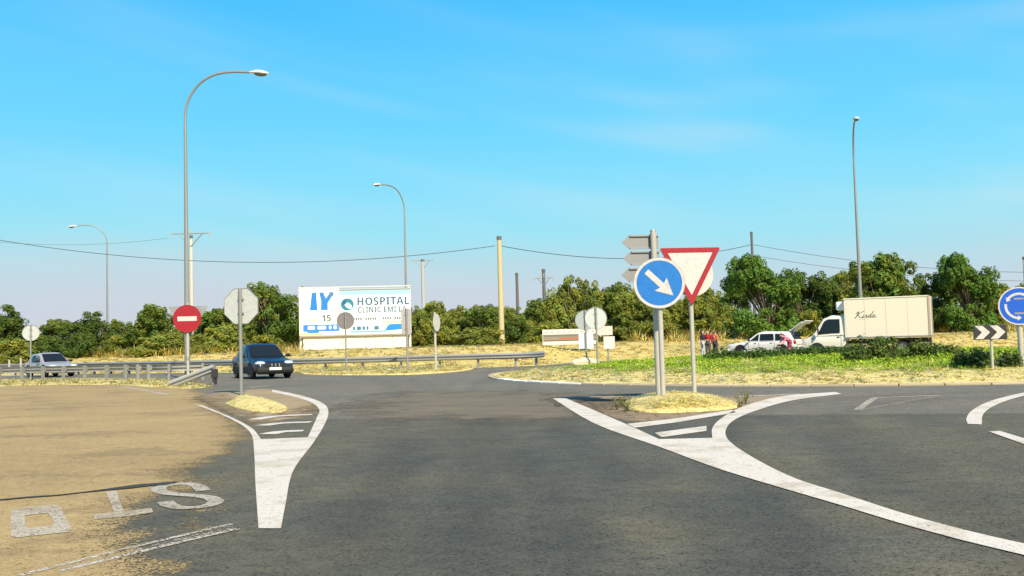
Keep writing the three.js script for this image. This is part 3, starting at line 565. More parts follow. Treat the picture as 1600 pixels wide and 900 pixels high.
const plate = (pts, t, z = 0, holes = []) => { const s = shapeOf(pts); for (const h of holes) s.holes.push(new THREE.Path(h.map(([x, y]) => new THREE.Vector2(x, y)))); return new THREE.ExtrudeGeometry(s, { depth: t, bevelEnabled: false }).translate(0, 0, z); };
const rounded = (pts, r) => { const out = []; pts.forEach((p, i) => { const a = pts[(i + pts.length - 1) % pts.length], b = pts[(i + 1) % pts.length], toward = (q) => { const l = Math.hypot(q[0] - p[0], q[1] - p[1]); return [p[0] + (q[0] - p[0]) / l * r, p[1] + (q[1] - p[1]) / l * r]; }; const s = toward(a), e = toward(b); for (let k = 0; k <= 5; k++) { const t = k / 5; out.push([(1 - t) ** 2 * s[0] + 2 * t * (1 - t) * p[0] + t * t * e[0], (1 - t) ** 2 * s[1] + 2 * t * (1 - t) * p[1] + t * t * e[1]]); } }); return out; };
const ring = (r0, r1, t, z) => { const s = new THREE.Shape(); s.absarc(0, 0, r1, 0, Math.PI * 2); const h = new THREE.Path(); h.absarc(0, 0, r0, 0, Math.PI * 2, true); s.holes.push(h); return new THREE.ExtrudeGeometry(s, { depth: t, bevelEnabled: false, curveSegments: 40 }).translate(0, 0, z); };
const post = (h, r, x = 0, z = 0) => cyl(r, r, h + 0.1, x, -0.1, z, 14);
const clamps = (y, r, z) => box(r * 3.4, 0.05, r * 1.2, 0, y, z);

// guardrails: corrugated beam in four metre sections on posts
const wave = [[0, 0], [0.012, 0.02], [0.08, 0.07], [0.083, 0.085], [0.08, 0.1], [0.012, 0.14], [0.008, 0.155], [0.012, 0.17], [0.08, 0.21], [0.083, 0.225], [0.08, 0.24], [0.012, 0.29], [0, 0.31]];
function beam(path, out) {                               // path: points on the beam's lower edge; out: +1 or -1, the side that the waves stand on
  const loop = [...wave, ...wave.slice().reverse().map(([o, y]) => [o - 0.006, y])], n = loop.length, pos = [], idx = [];
  path.forEach((p, i) => { const a = path[Math.max(0, i - 1)], b = path[Math.min(path.length - 1, i + 1)], l = Math.hypot(b.x - a.x, b.z - a.z), nx = -(b.z - a.z) / l * out, nz = (b.x - a.x) / l * out; for (const [o, y] of loop) pos.push(p.x + nx * o, p.y + y, p.z + nz * o); });
  for (let i = 0; i < path.length - 1; i++) for (let j = 0; j < n; j++) { const a = i * n + j, b = i * n + (j + 1) % n; idx.push(a, b, a + n, b, b + n, a + n); }
  const g = new THREE.BufferGeometry(); g.setAttribute('position', new THREE.Float32BufferAttribute(pos, 3)); g.setIndex(idx);
  return toCreasedNormals(g, 0.6);
}
function guardrail(label, points, out, postStep, group, ground) {
  const t = thing('guardrail', label, 'guardrail', [0, 0, 0], 0, group), line = new THREE.CatmullRomCurve3(points.map(([x, z]) => V(x, 0, z)), false, 'centripetal'), length = line.getLength(), sections = Math.ceil(length / 4);
  for (let s = 0; s < sections; s++) { const path = []; for (let k = 0; k <= 8; k++) { const p = line.getPointAt(clamp((s + k / 8) / sections)); path.push(V(p.x, 0.43 + (s % 2) * 0.003 + (ground ? ground(p.x, p.z) : 0), p.z)); } obj('rail_section', beam(path, out), galv, t); }
  const count = Math.floor(length / postStep);
  for (let k = 0; k <= count; k++) {
    const u = clamp((k + 0.3) * postStep / length), p = line.getPointAt(u), d = line.getTangentAt(u), nx = -d.z * out, nz = d.x * out, a = Math.atan2(-d.z, d.x), y = ground ? ground(p.x, p.z) : 0;
    const m = obj('post', [box(0.1, 0.86, 0.012, 0, 0.31, 0.055), box(0.1, 0.86, 0.012, 0, 0.31, -0.055), box(0.012, 0.86, 0.1, -0.044, 0.31, 0), box(0.09, 0.2, 0.1, 0, 0.58, 0.11 * (out > 0 ? 1 : 1))], galv, t);
    m.position.set(p.x - nx * 0.19, y, p.z - nz * 0.19); m.rotation.y = a + (out > 0 ? 0 : Math.PI);
  }
  return t;
}
guardrail('grey guardrail seen from behind with pale posts along the dusty lay-by', [[-52, -55], ...[[-31.627, -48.367], [-25.813, -48.318], [-21.246, -46.752], [-18.221, -45.410], [-15.377, -42.707], [-13.918, -43.112]]], -1, 1.35, null);
guardrail('far guardrail with its corrugated face towards the road below the billboard', [[-56, -78.5], [-34, -66], [-22, -57], [-11.5, -50.2], [-5, -49.4], [-0.6, -49], [0.9, -49.5], [1.6, -51.4]], 1, 2, null);
{ // sloping end piece
  const t = thing('guardrail_end', 'short sloping end piece of the guardrail with a black reflector', 'guardrail', [0, 0, 0]), a = V(...[-11.438, 0.674, -36.500]), b = V(...[-12.748, 0.012, -35.400]), path = [];
  for (let k = 0; k <= 6; k++) { const p = b.clone().lerp(a, k / 6); path.push(V(p.x, mix(-0.12, 0.44, k / 6), p.z)); }
  obj('sloping_beam', beam(path, 1), galv, t);
  obj('post', box(0.12, 0.84, 0.1, a.x + 0.02, 0.32, a.z - 0.12), galv, t);
  obj('reflector', [rbox(0.26, 0.34, 0.06, 0.02, a.x + 0.1, 0.42, a.z + 0.08), box(0.1, 0.5, 0.05, a.x + 0.12, 0.15, a.z + 0.03)], black, t);
}

// street lamps
function lampGeometry() {
  const pole = new THREE.LatheGeometry([[0.13, -0.1], [0.13, 0.7], [0.125, 0.72], [0.062, 11.7]].map(([r, y]) => new THREE.Vector2(r, y)), 16);
  const arm = tube([V(0, 11.6, 0), V(0.03, 12.3, 0), V(0.28, 12.95, 0), V(0.75, 13.5, 0), V(1.4, 13.83, 0), V(2.2, 13.92, 0), V(3.05, 13.86, 0)], 0.055, 10, 48);
  return { pole, arm };
}
const lampParts = lampGeometry();
const lampWhite = mat([0.62, 0.6, 0.58], 0.45, 0.1), lampLens = mat([0.1, 0.11, 0.11], 0.25);
function hood() { const g = new THREE.SphereGeometry(1, 24, 14), p = g.attributes.position; for (let i = 0; i < p.count; i++) { const x = p.getX(i), y = p.getY(i), z = p.getZ(i), w = mix(0.42, 1, smooth(-1, 0.1, x)); p.setXYZ(i, x * 0.52 + 0.46, y * (y > 0 ? 0.15 : 0.05) * w, z * 0.19 * w); } g.computeVertexNormals(); return g; }
function lens() { const g = new THREE.SphereGeometry(1, 20, 10), p = g.attributes.position; for (let i = 0; i < p.count; i++) p.setXYZ(i, p.getX(i) * 0.3 + 0.58, p.getY(i) * 0.1 - 0.045, p.getZ(i) * 0.15); g.computeVertexNormals(); return g; }
const hoodShape = hood(), lensShape = lens();
function streetLamp(x, y, z, turn, label, tall = 1) {
  const t = thing('street_lamp', label, 'street lamp', [x, y, z], turn, 'tall curved street lamps');
  obj('pole', lampParts.pole, galv, t); obj('arm', lampParts.arm, galv, t); obj('access_door', box(0.1, 0.3, 0.02, 0, 0.5, 0.128), galvDark, t);
  const h = obj('lamp_head', hoodShape, lampWhite, t); h.position.set(3.0, 13.86, 0); h.rotation.z = -0.13; t.scale.setScalar(tall);
  obj('lens', lensShape, lampLens, h);
}
streetLamp(-14.697, 0, -43.3, -0.1, 'tall street lamp whose arm curves over the no entry sign');
streetLamp(-8.353, landY(-8.353, -75.6), -75.6, Math.PI + 1.0, 'tall street lamp standing in front of the billboard edge', 0.91);
streetLamp(-40.977, landY(-40.977, -97), -97, Math.PI + 0.15, 'distant street lamp among the low dark trees, arm turned away from the billboard', 0.95);
streetLamp(21.218, 0, -58.5, -Math.PI / 2 - 0.28, 'straight looking street lamp rising behind the white lorry', 0.99);

// road signs
function sign(name, label, category, px, d, y, turn, group) { return thing(name, label, category, [px, y, -d], turn, group); }
{ // octagonal stop sign seen from behind
  const t = sign('stop_sign', 'octagonal stop sign seen from behind on a grey post', 'road sign', -7.804, 27.5, 0, -0.12);
  const top = 3.05, c = 2.54, oct = Array.from({ length: 8 }, (_, k) => { const a = (k + 0.5) * Math.PI / 4; return [Math.cos(a) * 0.545, Math.sin(a) * 0.545]; });
  obj('post', post(top, 0.05), galv, t);
  const p = obj('plate', plate(rounded(oct, 0.03), 0.012, -0.075), mat([0.54, 0.57, 0.565], 0.5, 0.2, { map: grime }), t); p.position.y = c;
  obj('folded_rim', plate(rounded(oct.map(([x, y]) => [x * 1.015, y * 1.015]), 0.03), 0.03, -0.085, [rounded(oct.map(([x, y]) => [x * 0.985, y * 0.985]), 0.03)]), galvDark, p);
  obj('red_face', plate(rounded(oct.map(([x, y]) => [x * 0.97, y * 0.97]), 0.03), 0.004, -0.08), signRed, p);
  obj('clamp', [clamps(c + 0.2, 0.05, -0.045), clamps(c - 0.2, 0.05, -0.045)], galvDark, t);
  obj('sticker_mark', [plate(rounded([[-0.3, -0.16], [-0.2, -0.16], [-0.22, -0.05], [-0.27, -0.06]], 0.015), 0.002, -0.063), plate(rounded([[0.16, -0.22], [0.27, -0.16], [0.24, -0.1], [0.18, -0.14]], 0.015), 0.002, -0.063), plate([[0.28, 0.02], [0.36, 0.05], [0.35, 0.07], [0.28, 0.04]], 0.002, -0.063)], mat([0.4, 0.41, 0.45], 0.7), p);
}
{ // no entry
  const d = 38, t = sign('no_entry_sign', 'red no entry sign with a white bar in front of the street lamp', 'road sign', -12.875, d, 0, 0.1), c = 2.570;
  obj('post', post(c + 0.62, 0.055), polePale, t);
  const p = obj('plate', disc(0.535, 0.012, 0.075), signRed, t); p.position.y = c;
  obj('white_bar', plate(rounded([[-0.37, -0.09], [0.37, -0.09], [0.37, 0.09], [-0.37, 0.09]], 0.02), 0.004, 0.0815), signWhite, p);
  obj('rim', ring(0.528, 0.545, 0.03, 0.06), signRed, p);
  const tri = rounded([[-0.78, 0.5], [0.78, 0.5], [0, -0.82]], 0.05);
  const b = obj('triangle_back', plate(tri, 0.012, -0.09), signBack, t); b.position.y = c;
  obj('red_face', plate(tri.map(([x, y]) => [x * 0.97, y * 0.97]), 0.004, -0.096), signRed, b);
  obj('clamp', [clamps(c + 0.25, 0.05, 0.02), clamps(c - 0.25, 0.05, 0.02)], galvDark, t);
  obj('sleeve', cyl(0.075, 0.07, 0.12, 0, 0.95, 0, 14), galvDark, t);
}
{ // blue keep-to-this-side sign
  const d = 18.5, t = sign('arrow_sign', 'round blue sign with a white arrow pointing diagonally down', 'road sign', 2.840, d, 0.2, -0.1), c = 2.349 - 0.2;
  obj('post', post(c + 0.42, 0.05), polePale, t);
  const p = obj('plate', disc(0.485, 0.012, 0.07), signBack, t); p.position.y = c;
  obj('white_rim', ring(0.435, 0.485, 0.006, 0.076), signWhite, p);
  obj('blue_face', disc(0.436, 0.004, 0.0775), signBlue, p);
  const a = obj('arrow', plate([[-0.055, -0.33], [0.055, -0.33], [0.055, 0.07], [0.17, 0.035], [0, 0.36], [-0.17, 0.035], [-0.055, 0.07]].map(([x, y]) => [x, y]), 0.004, 0.0795), signWhite, p); a.rotation.z = -Math.PI * 0.745;
  obj('folded_rim', ring(0.482, 0.492, 0.035, 0.045), signBack, p);
  obj('clamp', [clamps(c + 0.2, 0.05, 0.04), clamps(c - 0.2, 0.05, 0.04)], galvDark, t);
}
{ // direction arrows seen from behind
  const d = 18.9, t = sign('direction_sign', 'stack of three grey arrow shaped direction boards seen from behind', 'road sign', 2.820, d, 0.2, 0.12), s = 18.9 / 1500;
  obj('post', post(3.2, 0.06), polePale, t);
  obj('post_cap', cyl(0.063, 0.05, 0.03, 0, 3.2, 0, 14), galvDark, t);
  [[3.0, 0], [2.68, 0.02], [2.35, -0.03]].forEach(([y, o]) => {
    const pts = [[-0.62 + o, 0], [-0.47 + o, 0.14], [0.12, 0.14], [0.12, -0.14], [-0.47 + o, -0.14]];
    const b = obj('board', plate(pts, 0.01, -0.085), mat([0.26, 0.258, 0.258], 0.55, 0.2), t); b.position.y = y;
    obj('stiffener', [box(0.58, 0.03, 0.03, -0.17 + o, 0.125, -0.06), box(0.58, 0.03, 0.03, -0.17 + o, -0.125, -0.06)], galvDark, b);
    obj('printed_face', plate(pts.map(([x, v]) => [x * 0.98, v * 0.96]), 0.004, -0.091), signWhite, b);
  });
}
{ // give way
  const d = 19.8, t = sign('give_way_sign', 'white give way triangle with a red border pointing down', 'road sign', 3.684, d, 0.1, 0.12), top = 3.135 - 0.1, c = top - 0.42;
  obj('post', post(top - 0.1, 0.045), polePale, t);
  const out = rounded([[-0.65, 0.42], [0.65, 0.42], [0, -0.78]], 0.06), inn = rounded([[-0.475, 0.315], [0.475, 0.315], [0, -0.56]], 0.02);
  const p = obj('plate', plate(out, 0.01, 0.06), signBack, t); p.position.y = c;
  obj('red_border', plate(out.map(([x, y]) => [x * 0.998, y * 0.998]), 0.005, 0.0705, [inn]), signRed, p);
  obj('white_face', plate(inn, 0.004, 0.0705), signWhite, p);
  const b = obj('round_back', disc(0.46, 0.012, -0.07), signWhite, t); b.position.set(0.06, c - 0.12, 0);
  obj('clamp', [clamps(c + 0.18, 0.045, 0.035), clamps(c - 0.18, 0.045, 0.035)], galvDark, t);
}
function roundBack(label, x, y, d, c, r, tone, turn = 0, extra) {
  const t = thing('round_sign', label, 'road sign', [x, y, -d], turn);
  obj('post', post(c + r, 0.04), galv, t);
  const p = obj('plate', disc(r, 0.012, -0.06), mat(tone, 0.5, 0.2), t); p.position.y = c;
  obj('folded_rim', ring(r - 0.012, r + 0.008, 0.035, -0.07), signBack, p);
  obj('clamp', [clamps(c + r * 0.4, 0.04, -0.035), clamps(c - r * 0.4, 0.04, -0.035)], galvDark, t);
  if (extra) obj('lower_panel', box(...extra), mat([0.62, 0.68, 0.72], 0.5), t);
  return t;
}
roundBack('round sign seen from behind by the pale grey car', -24.864, 0, 49.5, 2.456, 0.41, [0.46, 0.48, 0.48], 0.3);
roundBack('small round grey sign back in front of the billboard', -8.111, 0.06, 46.5, 2.485, 0.42, [0.2, 0.18, 0.19], 0.15);
roundBack('round sign back with a pale rectangular panel below it on the roundabout island', 3.280, islandY(3.280, -43.5), 43.5, 2.220 - 0.2, 0.46, [0.38, 0.42, 0.44], -0.1, [0.66, 0.72, 0.012, 0, 1.1, -0.055]);
roundBack('round white sign back overlapping its twin on the roundabout island', 3.595, islandY(3.595, -41.5), 41.5, 2.196 - 0.2, 0.48, [0.5, 0.53, 0.54], 0.1);
{ // arrow board on the island
  const x = 4.165, y = islandY(x, -42.5), t = thing('arrow_board', 'small white arrow board on a thin post beside the round sign backs', 'road sign', [x, y, -42.5], 0.1);
  obj('post', post(1.65, 0.035), galv, t);
  const b = obj('board', plate([[-0.5, 0.1], [-0.3, 0.28], [-0.3, 0.2], [0.22, 0.2], [0.22, -0.2], [-0.3, -0.2], [-0.3, -0.28], [-0.5, -0.1]], 0.015, 0.04), signWhite, t); b.position.y = 1.45;
  obj('leaning_panel', box(0.5, 0.55, 0.02, 0.05, 0.92, 0.05), mat([0.55, 0.52, 0.55], 0.6), t);
}
{ // rectangular sign on the far strip, and the slim bracket sign
  const x = -5.200, t = thing('panel_sign', 'narrow upright grey panel sign on a post beside the billboard edge', 'road sign', [x, 0.08, -47], 0.5);
  obj('post', post(3.0, 0.05), galv, t); obj('panel', rbox(0.5, 1.25, 0.03, 0.02, 0, 2.35, -0.07), mat([0.38, 0.36, 0.37], 0.5, 0.2), t); obj('clamp', [clamps(2.7, 0.05, -0.04), clamps(2.0, 0.05, -0.04)], galvDark, t);
  const u = thing('bracket_sign', 'slim pale post with an edge-on plate in a bracket near the wooden pole', 'road sign', [-3.784, 0.08, -46.5], 1.25);
  obj('post', post(2.75, 0.06), polePale, u); obj('plate', disc(0.42, 0.02, 0.1), signWhite, u).position.y = 2.25; obj('bracket', [box(0.14, 0.04, 0.1, 0, 2.5, 0.05), box(0.14, 0.04, 0.1, 0, 2.0, 0.05), box(0.1, 0.5, 0.03, 0, 2.25, 0.06)], galvDark, u);
}
{ // chevron board
  const d = 25.5, x = 12.622, y = islandY(x, -d), t = thing('chevron_board', 'black board with two white chevrons on a thin post', 'road sign', [x, y, -d], -0.25), c = 1.199 - y;
  obj('post', post(c + 0.1, 0.035, 0.03), polePale, t);
  obj('board', rbox(0.82, 0.39, 0.03, 0.012, 0, c, 0.06), black, t);
  for (const o of [-0.2, 0.17]) { const k = obj('chevron', plate([[-0.17, 0.175], [0.02, 0.175], [0.2, 0], [0.02, -0.175], [-0.17, -0.175], [0.0, 0]], 0.004, 0.0765), signWhite, t); k.position.set(o, c, 0); }
  obj('clamp', clamps(c - 0.08, 0.035, 0.035), galvDark, t);
}
{ // roundabout sign
  const d = 26.3, x = 13.850, y = islandY(x, -d), t = thing('roundabout_sign', 'round blue roundabout sign with curved white arrows', 'road sign', [x, y, -d], -0.3), c = 1.890 - y;
  obj('post', post(c + 0.3, 0.07), polePale, t);
  const p = obj('plate', disc(0.52, 0.012, 0.09), signBack, t); p.position.y = c;
  obj('white_rim', ring(0.485, 0.52, 0.006, 0.096), signWhite, p);
  obj('blue_face', disc(0.486, 0.004, 0.0975), mat([0.012, 0.1, 0.55], 0.4), p);
  for (let k = 0; k < 3; k++) {
    const arc = (r, a0, a1) => Array.from({ length: 13 }, (_, i) => { const w = mix(a0, a1, i / 12); return [Math.cos(w) * r, Math.sin(w) * r]; });
    const a = obj('arrow', plate([...arc(0.365, 0.12, 1.72), [Math.cos(1.72) * 0.405, Math.sin(1.72) * 0.405], [Math.cos(2.02) * 0.33, Math.sin(2.02) * 0.33], [Math.cos(1.72) * 0.255, Math.sin(1.72) * 0.255], ...arc(0.3, 1.72, 0.12)], 0.004, 0.0995), signWhite, p); a.rotation.z = -k * 2.094 + 0.75;
  }
  obj('clamp', [clamps(c + 0.2, 0.07, 0.06), clamps(c - 0.2, 0.07, 0.06)], galvDark, t);
}
for (const [px, d, h] of [[31, 62, 1.1], [13, 64, 1.0]]) { const x = (px - 800) / 1500 * d, t = thing('marker_post', 'thin pale marker post in front of the dark trees', 'marker post', [x, Math.max(0, landY(x, -d)), -d], 0, 'marker posts by the dark trees'); obj('shaft', post(h, 0.07), polePale, t); obj('cap', cyl(0.075, 0.03, 0.06, 0, h, 0, 12), galvDark, t); }

// billboard
{
  const d = 74, x = -12.120, y = landY(x, -d), t = thing('billboard', 'large white hospital billboard on posts beyond the guardrail', 'billboard', [x, y, -d], 0.13), k = d / 1500;
  const top = 5.832 - y, mid = 2.179 - y, low = 1.048 - y, w = 8.55, split = -w / 2 + 3.05;
  const wood = mat([0.5, 0.45, 0.38], 0.8), frame = mat([0.6, 0.58, 0.54], 0.7);
  const left = canvasTexture(1024, 1200, (c, W, H) => {
    c.fillStyle = '#fbf6ea'; c.fillRect(0, 0, W, H);
    c.fillStyle = '#1f7fd6'; c.beginPath(); c.moveTo(330, 110); c.lineTo(440, 90); c.lineTo(470, 560); c.lineTo(270, 560); c.closePath(); c.fill();
    c.beginPath(); c.moveTo(520, 100); c.lineTo(630, 100); c.lineTo(690, 260); c.lineTo(790, 130); c.lineTo(880, 170); c.lineTo(740, 380); c.lineTo(740, 560); c.lineTo(560, 560); c.lineTo(570, 330); c.closePath(); c.fill();
    c.fillStyle = '#5a7fb8'; c.beginPath(); c.arc(840, 150, 62, 0, 7); c.fill();
    c.fillStyle = '#3d5058'; c.font = 'bold 230px sans-serif'; c.textAlign = 'center'; c.fillText('15', 700, 850);
    c.fillStyle = '#d9b9b4'; for (let i = 0; i < 6; i++) c.fillRect(180 + i * 55, 770 + (i % 2) * 22, 40, 46);
    c.fillStyle = '#2f86dc'; c.fillRect(90, 930, W - 90, 175);
    c.fillStyle = '#d9ecfa'; for (const [a, b] of [[210, 190], [460, 230], [760, 70], [880, 90]]) { c.beginPath(); c.roundRect(a, 960, b, 95, 30); c.fill(); }
    c.fillStyle = '#bcd8a8'; c.fillRect(0, 1130, 600, 70); c.fillStyle = '#2f86dc'; c.fillRect(200, 1100, 300, 40);
  });
  const right = canvasTexture(1800, 1200, (c, W, H) => {
    c.fillStyle = '#f7fafc'; c.fillRect(0, 0, W, H);
    c.fillStyle = '#9fdcec'; c.fillRect(0, 40, W, 110); c.fillStyle = '#77868c'; c.fillRect(0, 0, W, 36);
    c.fillStyle = '#2b7f9c'; c.beginPath(); c.arc(190, 400, 165, 0, 7); c.fill();
    c.fillStyle = '#cfeaf2'; c.beginPath(); c.ellipse(215, 430, 110, 66, 0.7, 0, 7); c.fill(); c.fillStyle = '#1c5f84'; c.beginPath(); c.ellipse(120, 350, 70, 42, -0.8, 0, 7); c.fill();
    c.fillStyle = '#2c5f7c'; c.font = 'bold 290px sans-serif'; c.textAlign = 'left'; c.fillText('HOSPITAL', 420, 430, 1360);
    c.fillStyle = '#2f607a'; c.font = 'bold 215px sans-serif'; c.fillText('CLINIC EMI LA', 440, 630, 1260);
    c.fillStyle = '#62707c'; c.font = '100px sans-serif'; for (const [a, b] of [[330, 200], [640, 300], [1080, 240], [1380, 220]]) { for (let i = 0; i < b; i += 60) c.fillRect(a + i, 760, 42, 66); }
    c.fillStyle = '#e9c9bd'; c.fillRect(1060, 850, 520, 90);
    c.fillStyle = '#1f8ade'; c.beginPath(); c.moveTo(1120, 1130); c.lineTo(1230, 960); c.bezierCurveTo(1400, 930, 1560, 960, 1760, 950); c.lineTo(1700, 1090); c.lineTo(1120, 1130); c.fill();
    c.fillStyle = '#3f7d94'; for (const [a, b] of [[320, 60], [420, 110], [560, 70], [660, 60], [860, 120]]) { c.beginPath(); c.roundRect(a, 990, b, 105, 25); c.fill(); }
    c.fillStyle = '#7fb4c8'; c.fillRect(260, 1110, 900, 50);
  });
  const print = (tex) => mat([0.86, 0.86, 0.86], 0.55, 0, { map: tex });
  const l = obj('poster_board', box(3.03, top - mid, 0.08, split - 1.525, (top + mid) / 2, 0), frame, t); obj('printed_sheet', new THREE.PlaneGeometry(2.96, top - mid - 0.07).translate(split - 1.525, (top + mid) / 2, 0.043), print(left), l);
  const r = obj('poster_board', box(w - 3.07, top - mid - 0.12, 0.08, (split + w / 2) / 2, (top + mid) / 2 - 0.06, 0.01), frame, t); obj('printed_sheet', new THREE.PlaneGeometry(w - 3.14, top - mid - 0.19).translate((split + w / 2) / 2, (top + mid) / 2 - 0.06, 0.053), print(right), r);
  const blank = mat([0.72, 0.66, 0.6], 0.8, 0, { bumpMap: sandMap, bumpScale: 0.004 });
  const cuts = [-w / 2 + 0.28, -w / 2 + 3.3, -w / 2 + 5, w / 2 - 1.45, w / 2 - 0.4];
  for (let i = 0; i < 4; i++) obj('lower_board', box(cuts[i + 1] - cuts[i] - 0.025, mid - low - 0.16, 0.05, (cuts[i] + cuts[i + 1]) / 2, (mid + low) / 2 - 0.06, 0.02 + (i % 2) * 0.006), blank, t);
  obj('ledge', box(w - 0.2, 0.1, 0.3, 0, mid - 0.06, 0.05), mat([0.34, 0.27, 0.2], 0.9), t);
  for (const px of [-w / 2 + 0.1, -w / 2 + 2.2, 0, w / 2 - 2.1, w / 2 - 0.12]) obj('support_post', [box(0.16, top + 0.3, 0.16, px, top / 2 - 0.2, -0.14), rod(V(px, 0, -2), V(px, top * 0.7, -0.2), 0.05)], px < -4 || px > 4 ? frame : wood, t);
  obj('catwalk_rail', box(w, 0.07, 0.07, 0, top + 0.05, -0.02), frame, t);
}
// low printed board behind the round sign backs
{
  const d = 66, x = 3.898, y = landY(x, -d), t = thing('low_board', 'long low white board with a reddish printed band on short posts', 'notice board', [x, y, -d], 0.05), top = 2.058 - y, low = 1.006 - y;
  const tex = canvasTexture(1024, 256, (c, W, H) => { c.fillStyle = '#d8d4cc'; c.fillRect(0, 0, W, H); c.fillStyle = '#6f6d6a'; c.fillRect(0, 82, W, 40); c.fillStyle = '#8f8172'; c.fillRect(0, 122, W, 60); c.fillStyle = '#a5694f'; c.fillRect(300, 132, 440, 40); c.fillStyle = '#5c5850'; c.fillRect(0, 182, W, 20); for (let i = 0; i < 9; i++) { c.fillStyle = '#a7a39c'; c.fillRect(40 + i * 110, 34, 50, 24); } });
  obj('board', box(3.8, top - low, 0.06, 0, (top + low) / 2, 0), mat([0.7, 0.68, 0.64], 0.7), t);
  obj('printed_sheet', new THREE.PlaneGeometry(3.74, top - low - 0.05).translate(0, (top + low) / 2, 0.034), mat([0.9, 0.9, 0.9], 0.6, 0, { map: tex }), t);
  for (const px of [-1.7, -0.6, 0.6, 1.7]) obj('leg', box(0.09, top + 0.2, 0.09, px, top / 2 - 0.12, -0.08), mat([0.3, 0.25, 0.2], 0.9), t);
}

// poles and overhead cables
const timber = mat([0.5, 0.42, 0.24], 0.9, 0, { bumpMap: sandMap, bumpScale: 0.02 }), darkTimber = mat([0.13, 0.12, 0.12], 0.9), concrete = mat([0.6, 0.52, 0.45], 0.9), cableMat = mat([0.05, 0.065, 0.07], 0.7);
function pole(label, px, d, topY, r, m, arms = [], group) {
  const x = (px - 800) / 1500 * d, y = landY(x, -d), t = thing('utility_pole', label, 'utility pole', [x, y, -d], 0, group), h = topY - y;
  obj('shaft', cyl(r * 1.35, r, h + 0.3, 0, -0.3, 0, 14), m, t);
  obj('pole_cap', cyl(r * 1.15, r * 1.15, 0.3, 0, h - 0.05, 0, 12), darkTimber, t);
  for (const [ay, half, drop] of arms) { const a = obj('crossarm', [rod(V(-half, h + ay, 0.12), V(half, h + ay, 0.12), 0.05, 0.05, 6), ...(drop ? [rod(V(-half * 0.62, h + ay, 0.12), V(0, h + ay - drop, 0.12), 0.05, 0.05, 6), rod(V(half * 0.62, h + ay, 0.12), V(0, h + ay - drop, 0.12), 0.05, 0.05, 6)] : [])], galvDark, t); obj('insulator', [-1, 0, 1].map((s) => cyl(0.05, 0.07, 0.42, s * half * 0.96, h + ay + (s ? -0.42 : 0), 0.12, 8)), mat([0.45, 0.42, 0.4], 0.3), a); }
  return { x, y: h + y, z: -d };
}
const poleA = pole('pale timber pole carrying the overhead cable beside the tree row', 782, 80, 9.891, 0.18, timber);
pole('tan concrete pole with a V braced crossarm behind the street lamp', 298.5, 88, 11.674, 0.13, concrete, [[0.4, 1.8, 1.2]]);
pole('far pale pole with a V braced crossarm between billboard and timber pole', 661, 150, 14.324, 0.26, mat([0.36, 0.37, 0.4], 0.8), [[0.1, 1.9, 1.5]]);
pole('thin dark pole without arms rising above the low trees', 808, 104, 8.504, 0.15, darkTimber, []);
pole('dark pole with a small crossarm rising above the low trees', 850, 104, 8.840, 0.17, darkTimber, [[-0.7, 1.1, 0.9]]);
const poleB = pole('slim dark pole rising behind the tall fresh green tree', 1178, 96, 11.404, 0.12, darkTimber);
pole('pale pole behind the roundabout sign', 1603, 96, 8.131, 0.14, concrete);
function cable(label, a, b, sag, r, group) {
  const n = 40, pts = []; for (let i = 0; i <= n; i++) { const t = i / n; pts.push(a.clone().lerp(b, t).add(V(0, -4 * sag * t * (1 - t), 0))); }
  return tag(obj('overhead_cable', tube(pts, r, 6, 60), cableMat), label, 'cable', group);
}
const hookA = V(...[-1.132, 9.353, -80.000]), hookB = V(...[24.202, 10.374, -96.000]);
cable('dark overhead cable sagging from the timber pole over the near guardrail', V(...[-56.745, 14.479, -80.000]), hookA.clone().add(V(-0.2, 0, 0)), 2.9, 0.028);
cable('overhead cable from the timber pole to the slim dark pole', hookA.clone().add(V(0.2, 0, 0)), hookB, 1.25, 0.03);
cable('upper overhead cable falling away from the slim dark pole over the lorry', hookB.clone(), V(...[58.996, 6.691, -96.000]), 1.0, 0.024);
cable('lower overhead cable beyond the lorry towards the pale pole', hookB.clone().add(V(0, -1.1, 0)), V(...[58.940, 5.793, -96.000]), 0.9, 0.022);
cable('thin far wire from the tan concrete pole out over the low trees', V(...[-31.581, 11.722, -88.000]), V(...[-54.122, 12.949, -88.000]), 0.9, 0.013);

// ---------- vehicles: forward is +x, the ground is y = 0 ----------
const glass = mat([0.012, 0.016, 0.018], 0.08, 0, { physical: true, specularIntensity: 0.6 });
const rubber = mat([0.018, 0.018, 0.018], 0.85), alloy = mat([0.55, 0.55, 0.56], 0.35, 0.7), trimBlack = mat([0.012, 0.012, 0.013], 0.75), lampGlass = mat([0.75, 0.77, 0.78], 0.12, 0.3, { physical: true, clearcoat: 1 }), redLamp = mat([0.4, 0.015, 0.015], 0.25), plateWhite = mat([0.8, 0.8, 0.78], 0.5);
const carPaint = (rgb) => mat(rgb, 0.4, 0, { physical: true, clearcoat: 0.5, clearcoatRoughness: 0.1 });
function loft(sections) {                               // sections: lists of equally many [x, y, z] points, closed at both ends
  const n = sections[0].length, pos = sections.flat(2), idx = [];
  for (let i = 0; i < sections.length - 1; i++) for (let j = 0; j < n; j++) { const a = i * n + j, b = i * n + (j + 1) % n; idx.push(a, b, a + n, b, b + n, a + n); }
  for (const [k, flip] of [[0, true], [sections.length - 1, false]]) for (let j = 1; j < n - 1; j++) idx.push(...(flip ? [k * n, k * n + j + 1, k * n + j] : [k * n, k * n + j, k * n + j + 1]));
  const g = new THREE.BufferGeometry(); g.setAttribute('position', new THREE.Float32BufferAttribute(pos, 3)); g.setIndex(idx);
  return toCreasedNormals(g, 0.75);
}
